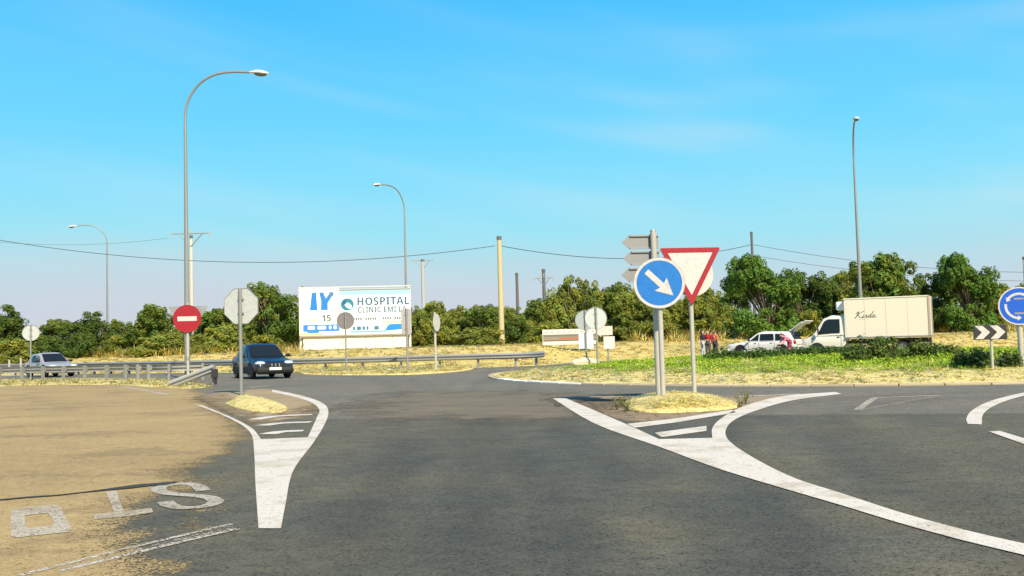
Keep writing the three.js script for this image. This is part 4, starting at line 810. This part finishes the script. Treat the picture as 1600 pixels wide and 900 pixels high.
const table = (rows, x) => { let k = 0; while (k < rows.length - 2 && x > rows[k + 1][0]) k++; const a = rows[k], b = rows[k + 1], t = smooth(0, 1, clamp((x - a[0]) / (b[0] - a[0]))) * 0.4 + clamp((x - a[0]) / (b[0] - a[0])) * 0.6; return a.map((v, i) => (i ? mix(v, b[i], t) : x)); };
function bodyLoft(rows, n = 40) {                       // rows: x, half width, bottom, top
  const x0 = rows[0][0], x1 = rows[rows.length - 1][0];
  return loft(steps(x0, x1, n).map((x) => {
    const [, w, b, t] = table(rows, x), half = [[0.82, b], [0.97, b + 0.1 * (t - b)], [1, b + 0.42 * (t - b)], [0.99, b + 0.7 * (t - b)], [0.955, b + 0.88 * (t - b)], [0.88, b + 0.97 * (t - b)], [0.5, t + 0.015]];
    return [...half.map(([s, y]) => [x, y, s * w]), ...half.slice().reverse().map(([s, y]) => [x, y, -s * w])];
  }));
}
function cabinLoft(rows, n = 36) {                      // rows: x, half width at the belt, half width at the roof, belt, roof
  return loft(steps(rows[0][0], rows[rows.length - 1][0], n).map((x) => {
    const [, wb, wr, b, t] = table(rows, x), half = [[wb, b], [mix(wb, wr, 0.5), mix(b, t, 0.5)], [wr, mix(b, t, 0.9)], [wr * 0.9, mix(b, t, 0.97)], [wr * 0.5, t + 0.012]];
    return [...half.map(([z, y]) => [x, y, z]), ...half.slice().reverse().map(([z, y]) => [x, y, -z])];
  }));
}
function sideGlass(rows, pts, side, lift = 0.028) {       // a window of [x, y] corners laid on the cabin's flank
  const s = new THREE.ShapeGeometry(shapeOf(rounded(pts, 0.05)), 4), p = s.attributes.position;
  for (let i = 0; i < p.count; i++) { const x = p.getX(i), y = p.getY(i), [, wb, wr, b, t] = table(rows, x); p.setZ(i, side * (mix(wb, wr, clamp((y - b) / (0.9 * (t - b)))) + lift)); }
  s.computeVertexNormals();
  return s;
}
function quad(a, b, c, d) { const g = new THREE.BufferGeometry(); g.setAttribute('position', new THREE.Float32BufferAttribute([...a, ...b, ...c, ...d], 3)); g.setIndex([0, 1, 2, 0, 2, 3]); g.computeVertexNormals(); return g; }
const wheelShapes = (r, w) => ({
  tyre: new THREE.LatheGeometry([[r * 0.66, -w / 2], [r * 0.9, -w / 2], [r * 0.98, -w / 2 + 0.025], [r, 0], [r * 0.98, w / 2 - 0.025], [r * 0.9, w / 2], [r * 0.66, w / 2]].map(([a, b]) => new THREE.Vector2(a, b)), 28).rotateX(Math.PI / 2),
  rim: mergeGeometries([new THREE.CylinderGeometry(r * 0.66, r * 0.66, w * 0.3, 24).rotateX(Math.PI / 2), ...[0, 1, 2, 3, 4].map((k) => box(r * 0.15, r * 0.56, 0.03, 0, r * 0.32, w * 0.42).rotateZ(k * 1.2566)), new THREE.CylinderGeometry(r * 0.16, r * 0.16, 0.05, 12).rotateX(Math.PI / 2).translate(0, 0, w * 0.42), new THREE.TorusGeometry(r * 0.63, 0.02, 6, 24).translate(0, 0, w * 0.42)].map(plain)),
});
function wheels(t, spots, r, w, dark) {
  const s = wheelShapes(r, w);
  for (const [x, z] of spots) { const g = new THREE.Group(); g.name = 'wheel'; t.add(g); g.position.set(x, r, z); if (z < 0) g.rotation.y = Math.PI; obj('tyre', s.tyre, rubber, g); obj('rim', s.rim, dark ? galvDark : alloy, g); }
}
function archShape(r, side, x, z, thick = 0.012) { const s = new THREE.Shape(); s.absarc(0, 0, r, -0.35, Math.PI + 0.35); return new THREE.ExtrudeGeometry(s, { depth: thick, bevelEnabled: false, curveSegments: 20 }).translate(x, 0.33, side > 0 ? z : -z - thick); }
const oval = (rx, ry, rz, x, y, z) => new THREE.SphereGeometry(1, 16, 10).scale(rx, ry, rz).translate(x, y, z);

function makeCar(label, o) {                             // o: paint, place, turn, estate, openTail, cladding
  const t = thing(o.name || 'car', label, 'car', o.at, o.turn), L = o.length, h = L / 2, W = o.width / 2, H = o.height, paint = carPaint(o.paint), belt = 0.62 * H;
  const rows = [[-h, W * 0.86, 0.42, belt * 0.93], [-h + 0.18, W * 0.97, 0.3, belt * 1.0], [-h + 0.9, W, 0.25, belt * 1.02], [0.2, W, 0.24, belt], [h - 1.15, W, 0.25, belt * 0.96], [h - 0.5, W * 0.97, 0.27, belt * 0.88], [h - 0.12, W * 0.9, 0.3, belt * 0.78], [h, W * 0.78, 0.4, belt * 0.66]];
  obj('body', bodyLoft(rows), paint, t);
  const tail = o.estate ? -h + 0.1 : -h + 0.35, roofTail = o.estate ? -h + 0.45 : -h + 0.95;
  const cab = [[tail, W * 0.88, W * 0.84, belt * 0.96, belt * 1.0], [roofTail, W * 0.94, W * 0.74, belt * 0.97, H * 0.965], [-0.1, W * 0.95, W * 0.76, belt * 0.97, H], [h - 2.0, W * 0.95, W * 0.74, belt * 0.95, H * 0.965], [h - 1.15, W * 0.92, W * 0.86, belt * 0.92, belt * 0.97]];
  obj('cabin', cabinLoft(cab), paint, t);
  const sill = belt * 1.02, head = H * 0.9;
  for (const s of [-1, 1]) {
    obj('side_window', sideGlass(cab, [[0.12, sill], [h - 1.5, sill], [h - 1.98, head - 0.02], [0.12, head]], s), glass, t);
    obj('side_window', sideGlass(cab, [[-0.86, sill], [0.04, sill], [0.04, head], [-0.8, head]], s), glass, t);
    if (o.estate) obj('side_window', sideGlass(cab, [[tail + 0.45, sill], [-0.94, sill], [-0.9, head], [roofTail + 0.25, head - 0.05]], s), glass, t);
    else obj('side_window', sideGlass(cab, [[tail + 0.55, sill + 0.03], [-0.94, sill], [-0.9, head], [roofTail + 0.1, head - 0.07]], s), glass, t);
    for (const ax of [h - 0.88, -h + 0.85]) obj('wheel_arch', archShape(0.4, s, ax, W * 0.985), trimBlack, t);
    obj('sill_trim', rbox(L - 1.9, o.cladding ? 0.3 : 0.14, 0.05, 0.02, 0, o.cladding ? 0.38 : 0.3, s * (W - 0.005)), o.cladding ? trimBlack : paint, t);
    for (const hx of [0.3, -0.72]) obj('door_handle', rbox(0.16, 0.035, 0.04, 0.012, hx, belt * 0.88, s * (W + 0.004)), o.cladding ? trimBlack : paint, t);
    for (const dx of [0.08, h - 1.42, -0.9]) obj('door_gap', box(0.012, belt * 0.62, 0.006, dx, belt * 0.61, s * (W + 0.0005)), trimBlack, t);
    obj('wing_mirror', [oval(0.08, 0.075, 0.12, h - 1.5, belt * 1.06, s * (W + 0.12)), rod(V(h - 1.5, belt, s * (W - 0.04)), V(h - 1.5, belt * 1.04, s * (W + 0.06)), 0.025)], trimBlack, t);
    obj('headlight', oval(0.24, 0.1, 0.23, h - 0.19, belt * 0.72, s * W * 0.68), lampGlass, t);
    obj('fog_lamp', new THREE.CylinderGeometry(0.065, 0.065, 0.04, 14).rotateZ(Math.PI / 2).translate(h + 0.0, 0.38, s * W * 0.66), lampGlass, t);
    obj('tail_light', oval(0.1, 0.16, 0.1, -h + 0.08, belt * 0.85, s * W * 0.82), redLamp, t);
  }
  const [, , , , yb] = cab[4], [, wr0] = [0, cab[3][2]];
  obj('windscreen', quad([h - 1.22, belt * 1.0, W * 0.78], [h - 1.22, belt * 1.0, -W * 0.78], [h - 1.93, H * 0.945, -wr0 * 0.86], [h - 1.93, H * 0.945, wr0 * 0.86]).translate(0.035, 0.02, 0), glass, t);
  obj('bumper', rbox(0.34, 0.32, o.width * 0.92, 0.15, h - 0.1, 0.37, 0), o.cladding ? trimBlack : paint, t);
  obj('rear_bumper', rbox(0.25, 0.28, o.width * 0.92, 0.08, -h + 0.06, 0.42, 0), o.cladding ? trimBlack : paint, t);
  const gr = obj('grille', rbox(0.06, 0.16, W * 0.9, 0.02, h - 0.01, belt * 0.63, 0), trimBlack, t);
  for (const z of [-0.16, 0, 0.16]) obj('chrome_bar', box(0.02, 0.13, 0.035, h + 0.026, belt * 0.63, z), alloy, gr);
  obj('number_plate', rbox(0.02, 0.115, 0.52, 0.006, h + 0.075, 0.44, 0.02), plateWhite, t);
  if (o.rails) for (const s of [-1, 1]) obj('roof_rail', rod(V(roofTail + 0.2, H + 0.03, s * W * 0.68), V(h - 2.1, H + 0.01, s * W * 0.68), 0.02), alloy, t);
  wheels(t, [[h - 0.88, W - 0.12], [h - 0.88, -W + 0.12], [-h + 0.85, W - 0.12], [-h + 0.85, -W + 0.12]], 0.325, 0.21);
  if (o.openTail) {                                     // boot open: dark load space and the tailgate lifted on its hinge
    obj('load_space', quad([tail - 0.02, belt * 0.7, W * 0.74], [tail - 0.02, belt * 0.7, -W * 0.74], [roofTail - 0.06, H * 0.93, -W * 0.68], [roofTail - 0.06, H * 0.93, W * 0.68]).translate(-0.09, 0, 0), trimBlack, t);
    const g = new THREE.Group(); g.name = 'tailgate'; t.add(g); g.position.set(roofTail - 0.02, H * 0.965, 0); g.rotation.z = -0.62;
    obj('panel', [rbox(0.95, 0.05, W * 1.5, 0.02, -0.48, 0, 0), rbox(0.24, 0.05, W * 1.5, 0.02, -0.1, 0.01, 0)], paint, g); obj('rear_window', box(0.5, 0.012, W * 1.2, -0.36, 0.032, 0), glass, g); obj('lower_lip', rbox(0.3, 0.06, W * 1.5, 0.02, -1.06, -0.1, 0).rotateZ(0), paint, g);
    for (const s of [-1, 1]) obj('gas_strut', rod(V(roofTail - 0.12, belt * 1.08, s * W * 0.72), V(roofTail - 0.5, H * 1.17, s * W * 0.7), 0.015), alloy, t);
  } else obj('rear_window', quad([tail + 0.12, belt * 1.06, -W * 0.76], [tail + 0.12, belt * 1.06, W * 0.76], [roofTail - 0.06, H * 0.93, W * 0.66], [roofTail - 0.06, H * 0.93, -W * 0.66]).translate(-0.05, 0.02, 0), glass, t);
  return t;
}
const heading = (deg) => (deg - 90) * Math.PI / 180;     // 0 faces the camera's way back (+z), growing towards +x
makeCar('dark blue car with black lower trim coming round the bend', { at: [-11.252, 0, -43], turn: heading(30), paint: [0.005, 0.012, 0.03], length: 4.15, width: 1.78, height: 1.52, cladding: true });
makeCar('pale grey hatchback behind the near guardrail', { at: [-27.457, 0, -57], turn: heading(47), paint: [0.29, 0.295, 0.31], length: 4.0, width: 1.7, height: 1.42 });
makeCar('white estate car with its tailgate raised in front of the lorry', { at: [15.580, 0, -59.5], turn: heading(-48 - 90 + 12), paint: [0.68, 0.66, 0.62], length: 4.35, width: 1.76, height: 1.5, estate: true, openTail: true });

{ // box lorry
  const t = thing('box_lorry', 'white box lorry with a cooling unit over the cab and script lettering', 'lorry', [20.436, 0, -55], 154 * Math.PI / 180), white = carPaint([0.7, 0.66, 0.55]), cream = mat([0.7, 0.655, 0.53], 0.55);
  const bx0 = -3.2, bx1 = 1.28, by0 = 0.95, by1 = 3.22, bw = 1.05;
  obj('box_body', rbox(bx1 - bx0, by1 - by0, bw * 2, 0.03, (bx0 + bx1) / 2, (by0 + by1) / 2, 0), cream, t);
  const lettering = canvasTexture(2048, 1024, (c, Wd, Hd) => {
    c.fillStyle = '#efe9d8'; c.fillRect(0, 0, Wd, Hd);
    c.save(); c.translate(210, 505); c.transform(1, 0, -0.42, 1, 0, 0); c.strokeStyle = '#23222a'; c.lineCap = c.lineJoin = 'round';
    const stroke = (wd, ...p) => { c.lineWidth = wd; c.beginPath(); c.moveTo(p[0], p[1]); for (let i = 2; i < p.length; i += 4) c.quadraticCurveTo(p[i], p[i + 1], p[i + 2], p[i + 3]); c.stroke(); };
    stroke(22, 20, -110, 60, -190, 70, -150, 72, -60, 30, 10); stroke(16, 190, -175, 120, -150, 66, -70, 110, -60, 150, -8, 180, 10, 205, -18);
    stroke(18, 225, -78, 215, -20, 222, 0, 236, 6, 256, -24); stroke(14, 236, -116, 238, -118, 240, -114);
    stroke(18, 262, -74, 268, -40, 258, 0, 276, -76, 306, -66, 312, -40, 304, -6, 316, 6, 336, -22);
    stroke(18, 404, -62, 362, -92, 346, -36, 348, 16, 398, -28, 424, -100, 428, -168, 396, -30, 410, -2, 420, 6, 440, -20);
    stroke(18, 506, -60, 470, -92, 452, -36, 454, 16, 500, -28, 508, -56, 508, -66, 492, -6, 510, 2, 532, 4, 560, -30); c.restore();
    c.fillStyle = '#a9a294'; for (let i = 0; i < 11; i++) c.fillRect(330 + i * 22, 545, 16, 12);
  });
  for (const s of [1, -1]) { const g = new THREE.PlaneGeometry(bx1 - bx0 - 0.16, by1 - by0 - 0.16); if (s < 0) g.rotateY(Math.PI); g.translate((bx0 + bx1) / 2, (by0 + by1) / 2, s * (bw + 0.006)); obj('side_panel', g, mat([0.82, 0.8, 0.76], 0.5, 0, { map: lettering }), t); }
  const rim = mat([0.42, 0.33, 0.24], 0.6);
  for (const s of [1, -1]) { obj('corner_post', box(0.1, by1 - by0, 0.05, bx0 + 0.03, (by0 + by1) / 2, s * (bw + 0.012)), rim, t); obj('top_rail', rbox(bx1 - bx0, 0.07, 0.04, 0.012, (bx0 + bx1) / 2, by1 - 0.03, s * (bw + 0.012)), cream, t); obj('bottom_rail', rbox(bx1 - bx0, 0.09, 0.05, 0.012, (bx0 + bx1) / 2, by0 + 0.04, s * (bw + 0.012)), galv, t); }
  for (const s of [1, -1]) { const d = obj('rear_door', rbox(0.05, by1 - by0 - 0.12, bw - 0.05, 0.015, bx0 - 0.03, (by0 + by1) / 2, s * (bw / 2)), mat([0.6, 0.52, 0.42], 0.6), t); obj('lock_bar', cyl(0.018, 0.018, by1 - by0 - 0.2, bx0 - 0.075, by0 + 0.1, s * 0.2, 8), galv, d); }
  for (const s of [1, -1]) for (let k = 1; k < 4; k++) obj('panel_seam', box(0.035, by1 - by0 - 0.18, 0.006, mix(bx0, bx1, k / 4), (by0 + by1) / 2, s * (bw + 0.01)), mat([0.6, 0.56, 0.46], 0.6), t);
  obj('cooling_unit', [rbox(0.5, 0.5, 1.5, 0.1, bx1 + 0.22, by1 - 0.4, 0)], mat([0.8, 0.8, 0.78], 0.5), t);
  const cab = [[1.26, 0.98, 0.88, 1.15, 2.28], [2.0, 0.98, 0.86, 1.15, 2.3], [2.45, 0.96, 0.82, 1.13, 2.14], [3.05, 0.92, 0.84, 1.1, 1.24]];
  obj('cab', cabinLoft(cab, 24), white, t);
  obj('cab_body', bodyLoft([[1.25, 0.98, 0.42, 1.2], [2.6, 0.99, 0.4, 1.18], [3.1, 0.96, 0.4, 1.16], [3.5, 0.9, 0.42, 0.98], [3.72, 0.78, 0.48, 0.82]], 24), white, t);
  for (const s of [1, -1]) {
    obj('side_window', sideGlass(cab, [[1.55, 1.28], [2.78, 1.22], [2.42, 1.96], [2.2, 2.08], [1.55, 2.08]], s), glass, t);
    obj('door_gap', box(0.012, 0.75, 0.006, 1.5, 0.86, s * 0.985), trimBlack, t); obj('door_handle', rbox(0.16, 0.04, 0.04, 0.012, 1.65, 1.05, s * 0.985), trimBlack, t);
    obj('wing_mirror', [rbox(0.07, 0.34, 0.2, 0.03, 2.72, 1.4, s * 1.2), rod(V(2.68, 1.25, s * 0.93), V(2.72, 1.35, s * 1.15), 0.02)], trimBlack, t);
    obj('headlight', oval(0.2, 0.15, 0.16, 3.5, 0.84, s * 0.66), lampGlass, t); obj('wheel_arch', archShape(0.43, s, 2.85, 0.975), trimBlack, t);
    obj('indicator', oval(0.05, 0.05, 0.04, 3.05, 0.98, s * 0.96), mat([0.7, 0.25, 0.02], 0.3), t);
  }
  obj('windscreen', quad([2.98, 1.3, 0.76], [2.98, 1.3, -0.76], [2.48, 2.05, -0.7], [2.48, 2.05, 0.7]).translate(0.05, 0.02, 0), glass, t);
  obj('bumper', rbox(0.3, 0.34, 1.75, 0.08, 3.6, 0.45, 0), mat([0.5, 0.49, 0.46], 0.6), t); obj('grille', rbox(0.05, 0.16, 0.9, 0.02, 3.72, 0.74, 0), trimBlack, t);
  obj('chassis', [box(4.6, 0.18, 0.7, -0.75, 0.72, 0), box(0.1, 0.1, 1.9, -3.12, 0.5, 0), box(0.08, 0.4, 0.08, -3.12, 0.7, 0.6), box(0.08, 0.4, 0.08, -3.12, 0.7, -0.6), box(4, 0.08, 0.1, -1, 0.86, 0.6), box(4, 0.08, 0.1, -1, 0.86, -0.6)], trimBlack, t);
  wheels(t, [[2.85, 0.86], [2.85, -0.86], [-1.7, 0.84], [-1.7, -0.84]], 0.36, 0.24, true);
}

// ---------- people: one skin over a posed skeleton ----------
const personMat = mat([1, 1, 1], 0.85, 0, { vertexColors: true });
function person(label, at, turn, height, colors, pose) {
  const J = pose, bones = [                              // from, to, radius, radius, what covers it
    ['hip', 'waist', 0.135, 0.125, 'legs'], ['waist', 'chest', 0.125, 0.15, 'top'], ['chest', 'neckBase', 0.145, 0.075, 'top'], ['neckBase', 'head', 0.052, 0.055, 'skin'],
    ...['L', 'R'].flatMap((s) => [['neckBase', 'shoulder' + s, 0.07, 0.065, 'top'], ['shoulder' + s, 'elbow' + s, 0.056, 0.043, 'top'], ['elbow' + s, 'wrist' + s, 0.042, 0.029, colors.sleeve ? 'top' : 'skin'], ['wrist' + s, 'palm' + s, 0.03, 0.034, 'skin'],
      ['hip', 'thigh' + s, 0.11, 0.1, 'legs'], ['thigh' + s, 'knee' + s, 0.092, 0.062, 'legs'], ['knee' + s, 'ankle' + s, 0.06, 0.04, 'legs'], ['ankle' + s, 'toe' + s, 0.042, 0.035, 'shoes']])].map(([a, b, r0, r1, k]) => ({ a: J[a], b: J[b], r0, r1, k }));
  const head = J.head.clone(), face = J.face, crown = head.clone().addScaledVector(J.up, 0.09);
  const all = [...bones.flatMap(({ a, b }) => [a, b]), crown], lo = all.reduce((m, p) => m.min(p), V(9, 9, 9)).clone().subScalar(0.22), hi = all.reduce((m, p) => m.max(p), V(-9, -9, -9)).clone().addScalar(0.22);
  const n = 84, mc = new MarchingCubes(n, undefined, false, false, 60000), mid = lo.clone().add(hi).multiplyScalar(0.5), half = hi.clone().sub(lo).multiplyScalar(0.5), p = V(), d = V(), ab = V();
  const capsule = ({ a, b, r0, r1 }) => { ab.copy(b).sub(a); d.copy(p).sub(a); const t = clamp(d.dot(ab) / ab.lengthSq()); return d.addScaledVector(ab, -t).length() - mix(r0, r1, t); };
  const skull = () => { d.copy(p).sub(head).addScaledVector(J.up, -0.075); const u = d.dot(J.up), f = d.dot(face), s = Math.sqrt(Math.max(0, d.lengthSq() - u * u - f * f)); return (Math.sqrt((u / 0.125) ** 2 + (f / 0.1) ** 2 + (s / 0.078) ** 2) - 1) * 0.088; };
  const nose = { a: head.clone().addScaledVector(J.up, 0.07).addScaledVector(face, 0.095), b: head.clone().addScaledVector(J.up, 0.045).addScaledVector(face, 0.112), r0: 0.01, r1: 0.014 };
  const smin = (a, b, k) => { const h = clamp(0.5 + 0.5 * (b - a) / k); return mix(b, a, h) - k * h * (1 - h); };
  const dist = () => { let v = 9; for (const b of bones) v = smin(v, capsule(b), 0.035); return smin(smin(v, skull(), 0.02), capsule(nose), 0.012); };
  for (let z = 0; z < n; z++) for (let y = 0; y < n; y++) for (let x = 0; x < n; x++) { p.set((x - n / 2) / (n / 2) * half.x + mid.x, (y - n / 2) / (n / 2) * half.y + mid.y, (z - n / 2) / (n / 2) * half.z + mid.z); mc.field[x + y * n + z * n * n] = -dist(); }
  mc.isolation = 0; mc.update();
  const count = mc.count, pos = new Float32Array(count * 3), col = new Float32Array(count * 3);
  for (let i = 0; i < count; i++) {
    p.set(mc.positionArray[i * 3] * half.x + mid.x, mc.positionArray[i * 3 + 1] * half.y + mid.y, mc.positionArray[i * 3 + 2] * half.z + mid.z); pos.set([p.x, p.y, p.z], i * 3);
    let best = skull(), k = 'skin'; for (const b of bones) { const v = capsule(b); if (v < best) { best = v; k = b.k; } }
    if (k === 'legs' && colors.shorts && p.y < 0.5) k = 'skin';
    let c = colors[k]; if (k === 'top' && colors.stripe && Math.sin(p.y * 48) > 0.25) c = colors.stripe;
    col.set(c, i * 3);
  }
  const g = new THREE.BufferGeometry(); g.setAttribute('position', new THREE.BufferAttribute(pos, 3)); g.setAttribute('color', new THREE.BufferAttribute(col, 3)); g.computeVertexNormals();
  const parts = [g], tint = (q, c) => { const m = plain(q); m.deleteAttribute('uv'); m.setAttribute('color', new THREE.Float32BufferAttribute(Array.from({ length: m.attributes.position.count }, () => c).flat(), 3)); return m; };
  for (const s of ['L', 'R']) {                          // four curled fingers and a thumb on each palm
    const w = J['wrist' + s], m = J['palm' + s], along = m.clone().sub(w).normalize(), side = along.clone().cross(face).normalize(), curl = side.clone().cross(along).normalize();
    [[-0.028, 0.062], [-0.009, 0.072], [0.01, 0.067], [0.028, 0.052]].forEach(([o, l]) => { const a = m.clone().addScaledVector(side, o).addScaledVector(along, 0.012), b = a.clone().addScaledVector(along, l * 0.55), e = b.clone().addScaledVector(along, l * 0.35).addScaledVector(curl, l * 0.3); parts.push(tint(rod(a, b, 0.0095, 0.009, 6), colors.skin), tint(rod(b, e, 0.009, 0.007, 6), colors.skin)); });
    const a = m.clone().lerp(w, 0.5).addScaledVector(side, -0.026), b = a.clone().addScaledVector(side, -0.026).addScaledVector(along, 0.03); parts.push(tint(rod(a, b, 0.011, 0.0095, 6), colors.skin), tint(rod(b, b.clone().addScaledVector(along, 0.03), 0.0095, 0.007, 6), colors.skin));
    for (const e of [1, -1]) if (s === 'L') parts.push(tint(new THREE.SphereGeometry(0.011, 8, 6).translate(...head.clone().addScaledVector(J.up, 0.082).addScaledVector(face, 0.088).addScaledVector(face.clone().cross(J.up), e * 0.032).toArray()), [0.02, 0.015, 0.012]), tint(new THREE.SphereGeometry(0.024, 8, 6).scale(0.6, 1.3, 0.8).translate(...head.clone().addScaledVector(J.up, 0.065).addScaledVector(face.clone().cross(J.up), e * 0.08).toArray()), colors.skin));
  }
  parts.push(tint(rod(head.clone().addScaledVector(J.up, 0.018).addScaledVector(face, 0.086).addScaledVector(face.clone().cross(J.up), -0.022), head.clone().addScaledVector(J.up, 0.018).addScaledVector(face, 0.086).addScaledVector(face.clone().cross(J.up), 0.022), 0.007, 0.007, 6), [0.35, 0.12, 0.1]));
  const t = thing('person', label, 'person', at, turn);
  const bodyGeo = mergeGeometries(parts.map((q) => { const m = q.index ? q.toNonIndexed() : q; return m; }));
  obj('body', bodyGeo, personMat, t);
  const hair = new THREE.SphereGeometry(1, 20, 14), hp = hair.attributes.position;
  for (let i = 0; i < hp.count; i++) { const v = V(hp.getX(i) * 0.09, hp.getY(i) * 0.12, hp.getZ(i) * 0.1), front = v.z > 0.02 && v.y < 0.06; if (front) v.z = 0.02; if (v.y < -0.02) v.y = mix(v.y, -0.02 - (colors.longHair || 0), clamp((-0.02 - v.y) / 0.1)); v.multiplyScalar(1 + 0.06 * noise(v.x * 40, v.y * 40, v.z * 40)); hp.setXYZ(i, v.x, v.y, v.z); }
  const basis = new THREE.Matrix4().makeBasis(face.clone().cross(J.up).normalize().negate(), J.up, face);
  hair.applyMatrix4(basis); hair.translate(...head.clone().addScaledVector(J.up, 0.095).addScaledVector(face, -0.012).toArray()); hair.computeVertexNormals();
  obj('hair', hair, mat(colors.hair, 0.8), t);
  t.scale.setScalar(height / 1.72);
  return t;
}
function standing(step = 0, arms = {}) {                 // faces +z
  const j = { hip: V(0, 0.93, 0), waist: V(0, 1.1, 0.01), chest: V(0, 1.3, 0), neckBase: V(0, 1.44, -0.01), head: V(0, 1.53, 0.01), face: V(0, 0, 1), up: V(0, 1, 0) };
  for (const [s, k] of [['L', 1], ['R', -1]]) {
    Object.assign(j, { ['shoulder' + s]: V(k * 0.18, 1.4, -0.01), ['thigh' + s]: V(k * 0.09, 0.88, 0), ['knee' + s]: V(k * 0.1, 0.49, 0.03 + k * step * 0.5), ['ankle' + s]: V(k * 0.105, 0.085, -0.02 + k * step), ['toe' + s]: V(k * 0.12, 0.036, 0.13 + k * step) });
    const [e, w, m] = arms[s] || [[k * 0.23, 1.12, -0.03], [k * 0.24, 0.88, 0.06], [k * 0.235, 0.8, 0.09]];
    Object.assign(j, { ['elbow' + s]: V(...e), ['wrist' + s]: V(...w), ['palm' + s]: V(...m) });
  }
  return j;
}
function leaning() {                                     // bent forward from the hips, arms reaching down in front
  const j = standing(0.1);
  Object.assign(j, { hip: V(0, 0.9, -0.12), waist: V(0, 1.04, 0.0), chest: V(0, 1.15, 0.17), neckBase: V(0, 1.22, 0.3), head: V(0, 1.25, 0.4), face: V(0, -0.55, 0.835), up: V(0, 0.835, 0.55) });
  for (const [s, k] of [['L', 1], ['R', -1]]) Object.assign(j, { ['shoulder' + s]: V(k * 0.18, 1.19, 0.26), ['elbow' + s]: V(k * 0.22, 0.93, 0.36), ['wrist' + s]: V(k * 0.17, 0.8, 0.54), ['palm' + s]: V(k * 0.15, 0.77, 0.62), ['thigh' + s]: V(k * 0.09, 0.85, -0.1), ['knee' + s]: V(k * 0.1, 0.48, 0.0 + k * 0.05) });
  return j;
}
const SKIN = [0.5, 0.3, 0.21], skinShoes = { skin: SKIN, shoes: [0.05, 0.05, 0.05] };
const at2 = (px, d) => [(px - 800) / 1500 * d, 0, -d];
person('person in a black top and pale trousers holding a forearm forward beside the road', at2(1094.5, 56.5), 1.2, 1.66, { ...skinShoes, shoes: [0.5, 0.48, 0.45], top: [0.015, 0.015, 0.018], legs: [0.42, 0.44, 0.5], hair: [0.02, 0.016, 0.014], longHair: 0.14, sleeve: false }, standing(0.06, { L: [[0.25, 1.13, 0.02], [0.14, 1.1, 0.22], [0.11, 1.11, 0.31]] }));
person('person in a dark red top and grey trousers', at2(1103, 57), -0.5, 1.64, { ...skinShoes, top: [0.33, 0.008, 0.022], legs: [0.06, 0.06, 0.07], hair: [0.06, 0.03, 0.02], sleeve: true }, standing(0.04));
person('person in an orange red top next to the one in dark red', at2(1114, 58), 2.2, 1.62, { ...skinShoes, top: [0.58, 0.14, 0.07], legs: [0.05, 0.05, 0.06], hair: [0.16, 0.09, 0.04], longHair: 0.06 }, standing(-0.05));
person('person in a pink and white striped top bending behind the raised tailgate', at2(1228, 54.8), -1.35, 1.62, { ...skinShoes, top: [0.6, 0.07, 0.14], stripe: [0.68, 0.42, 0.48], legs: [0.3, 0.03, 0.07], hair: [0.12, 0.012, 0.03], sleeve: true }, leaning());

renderer.render(scene, camera);
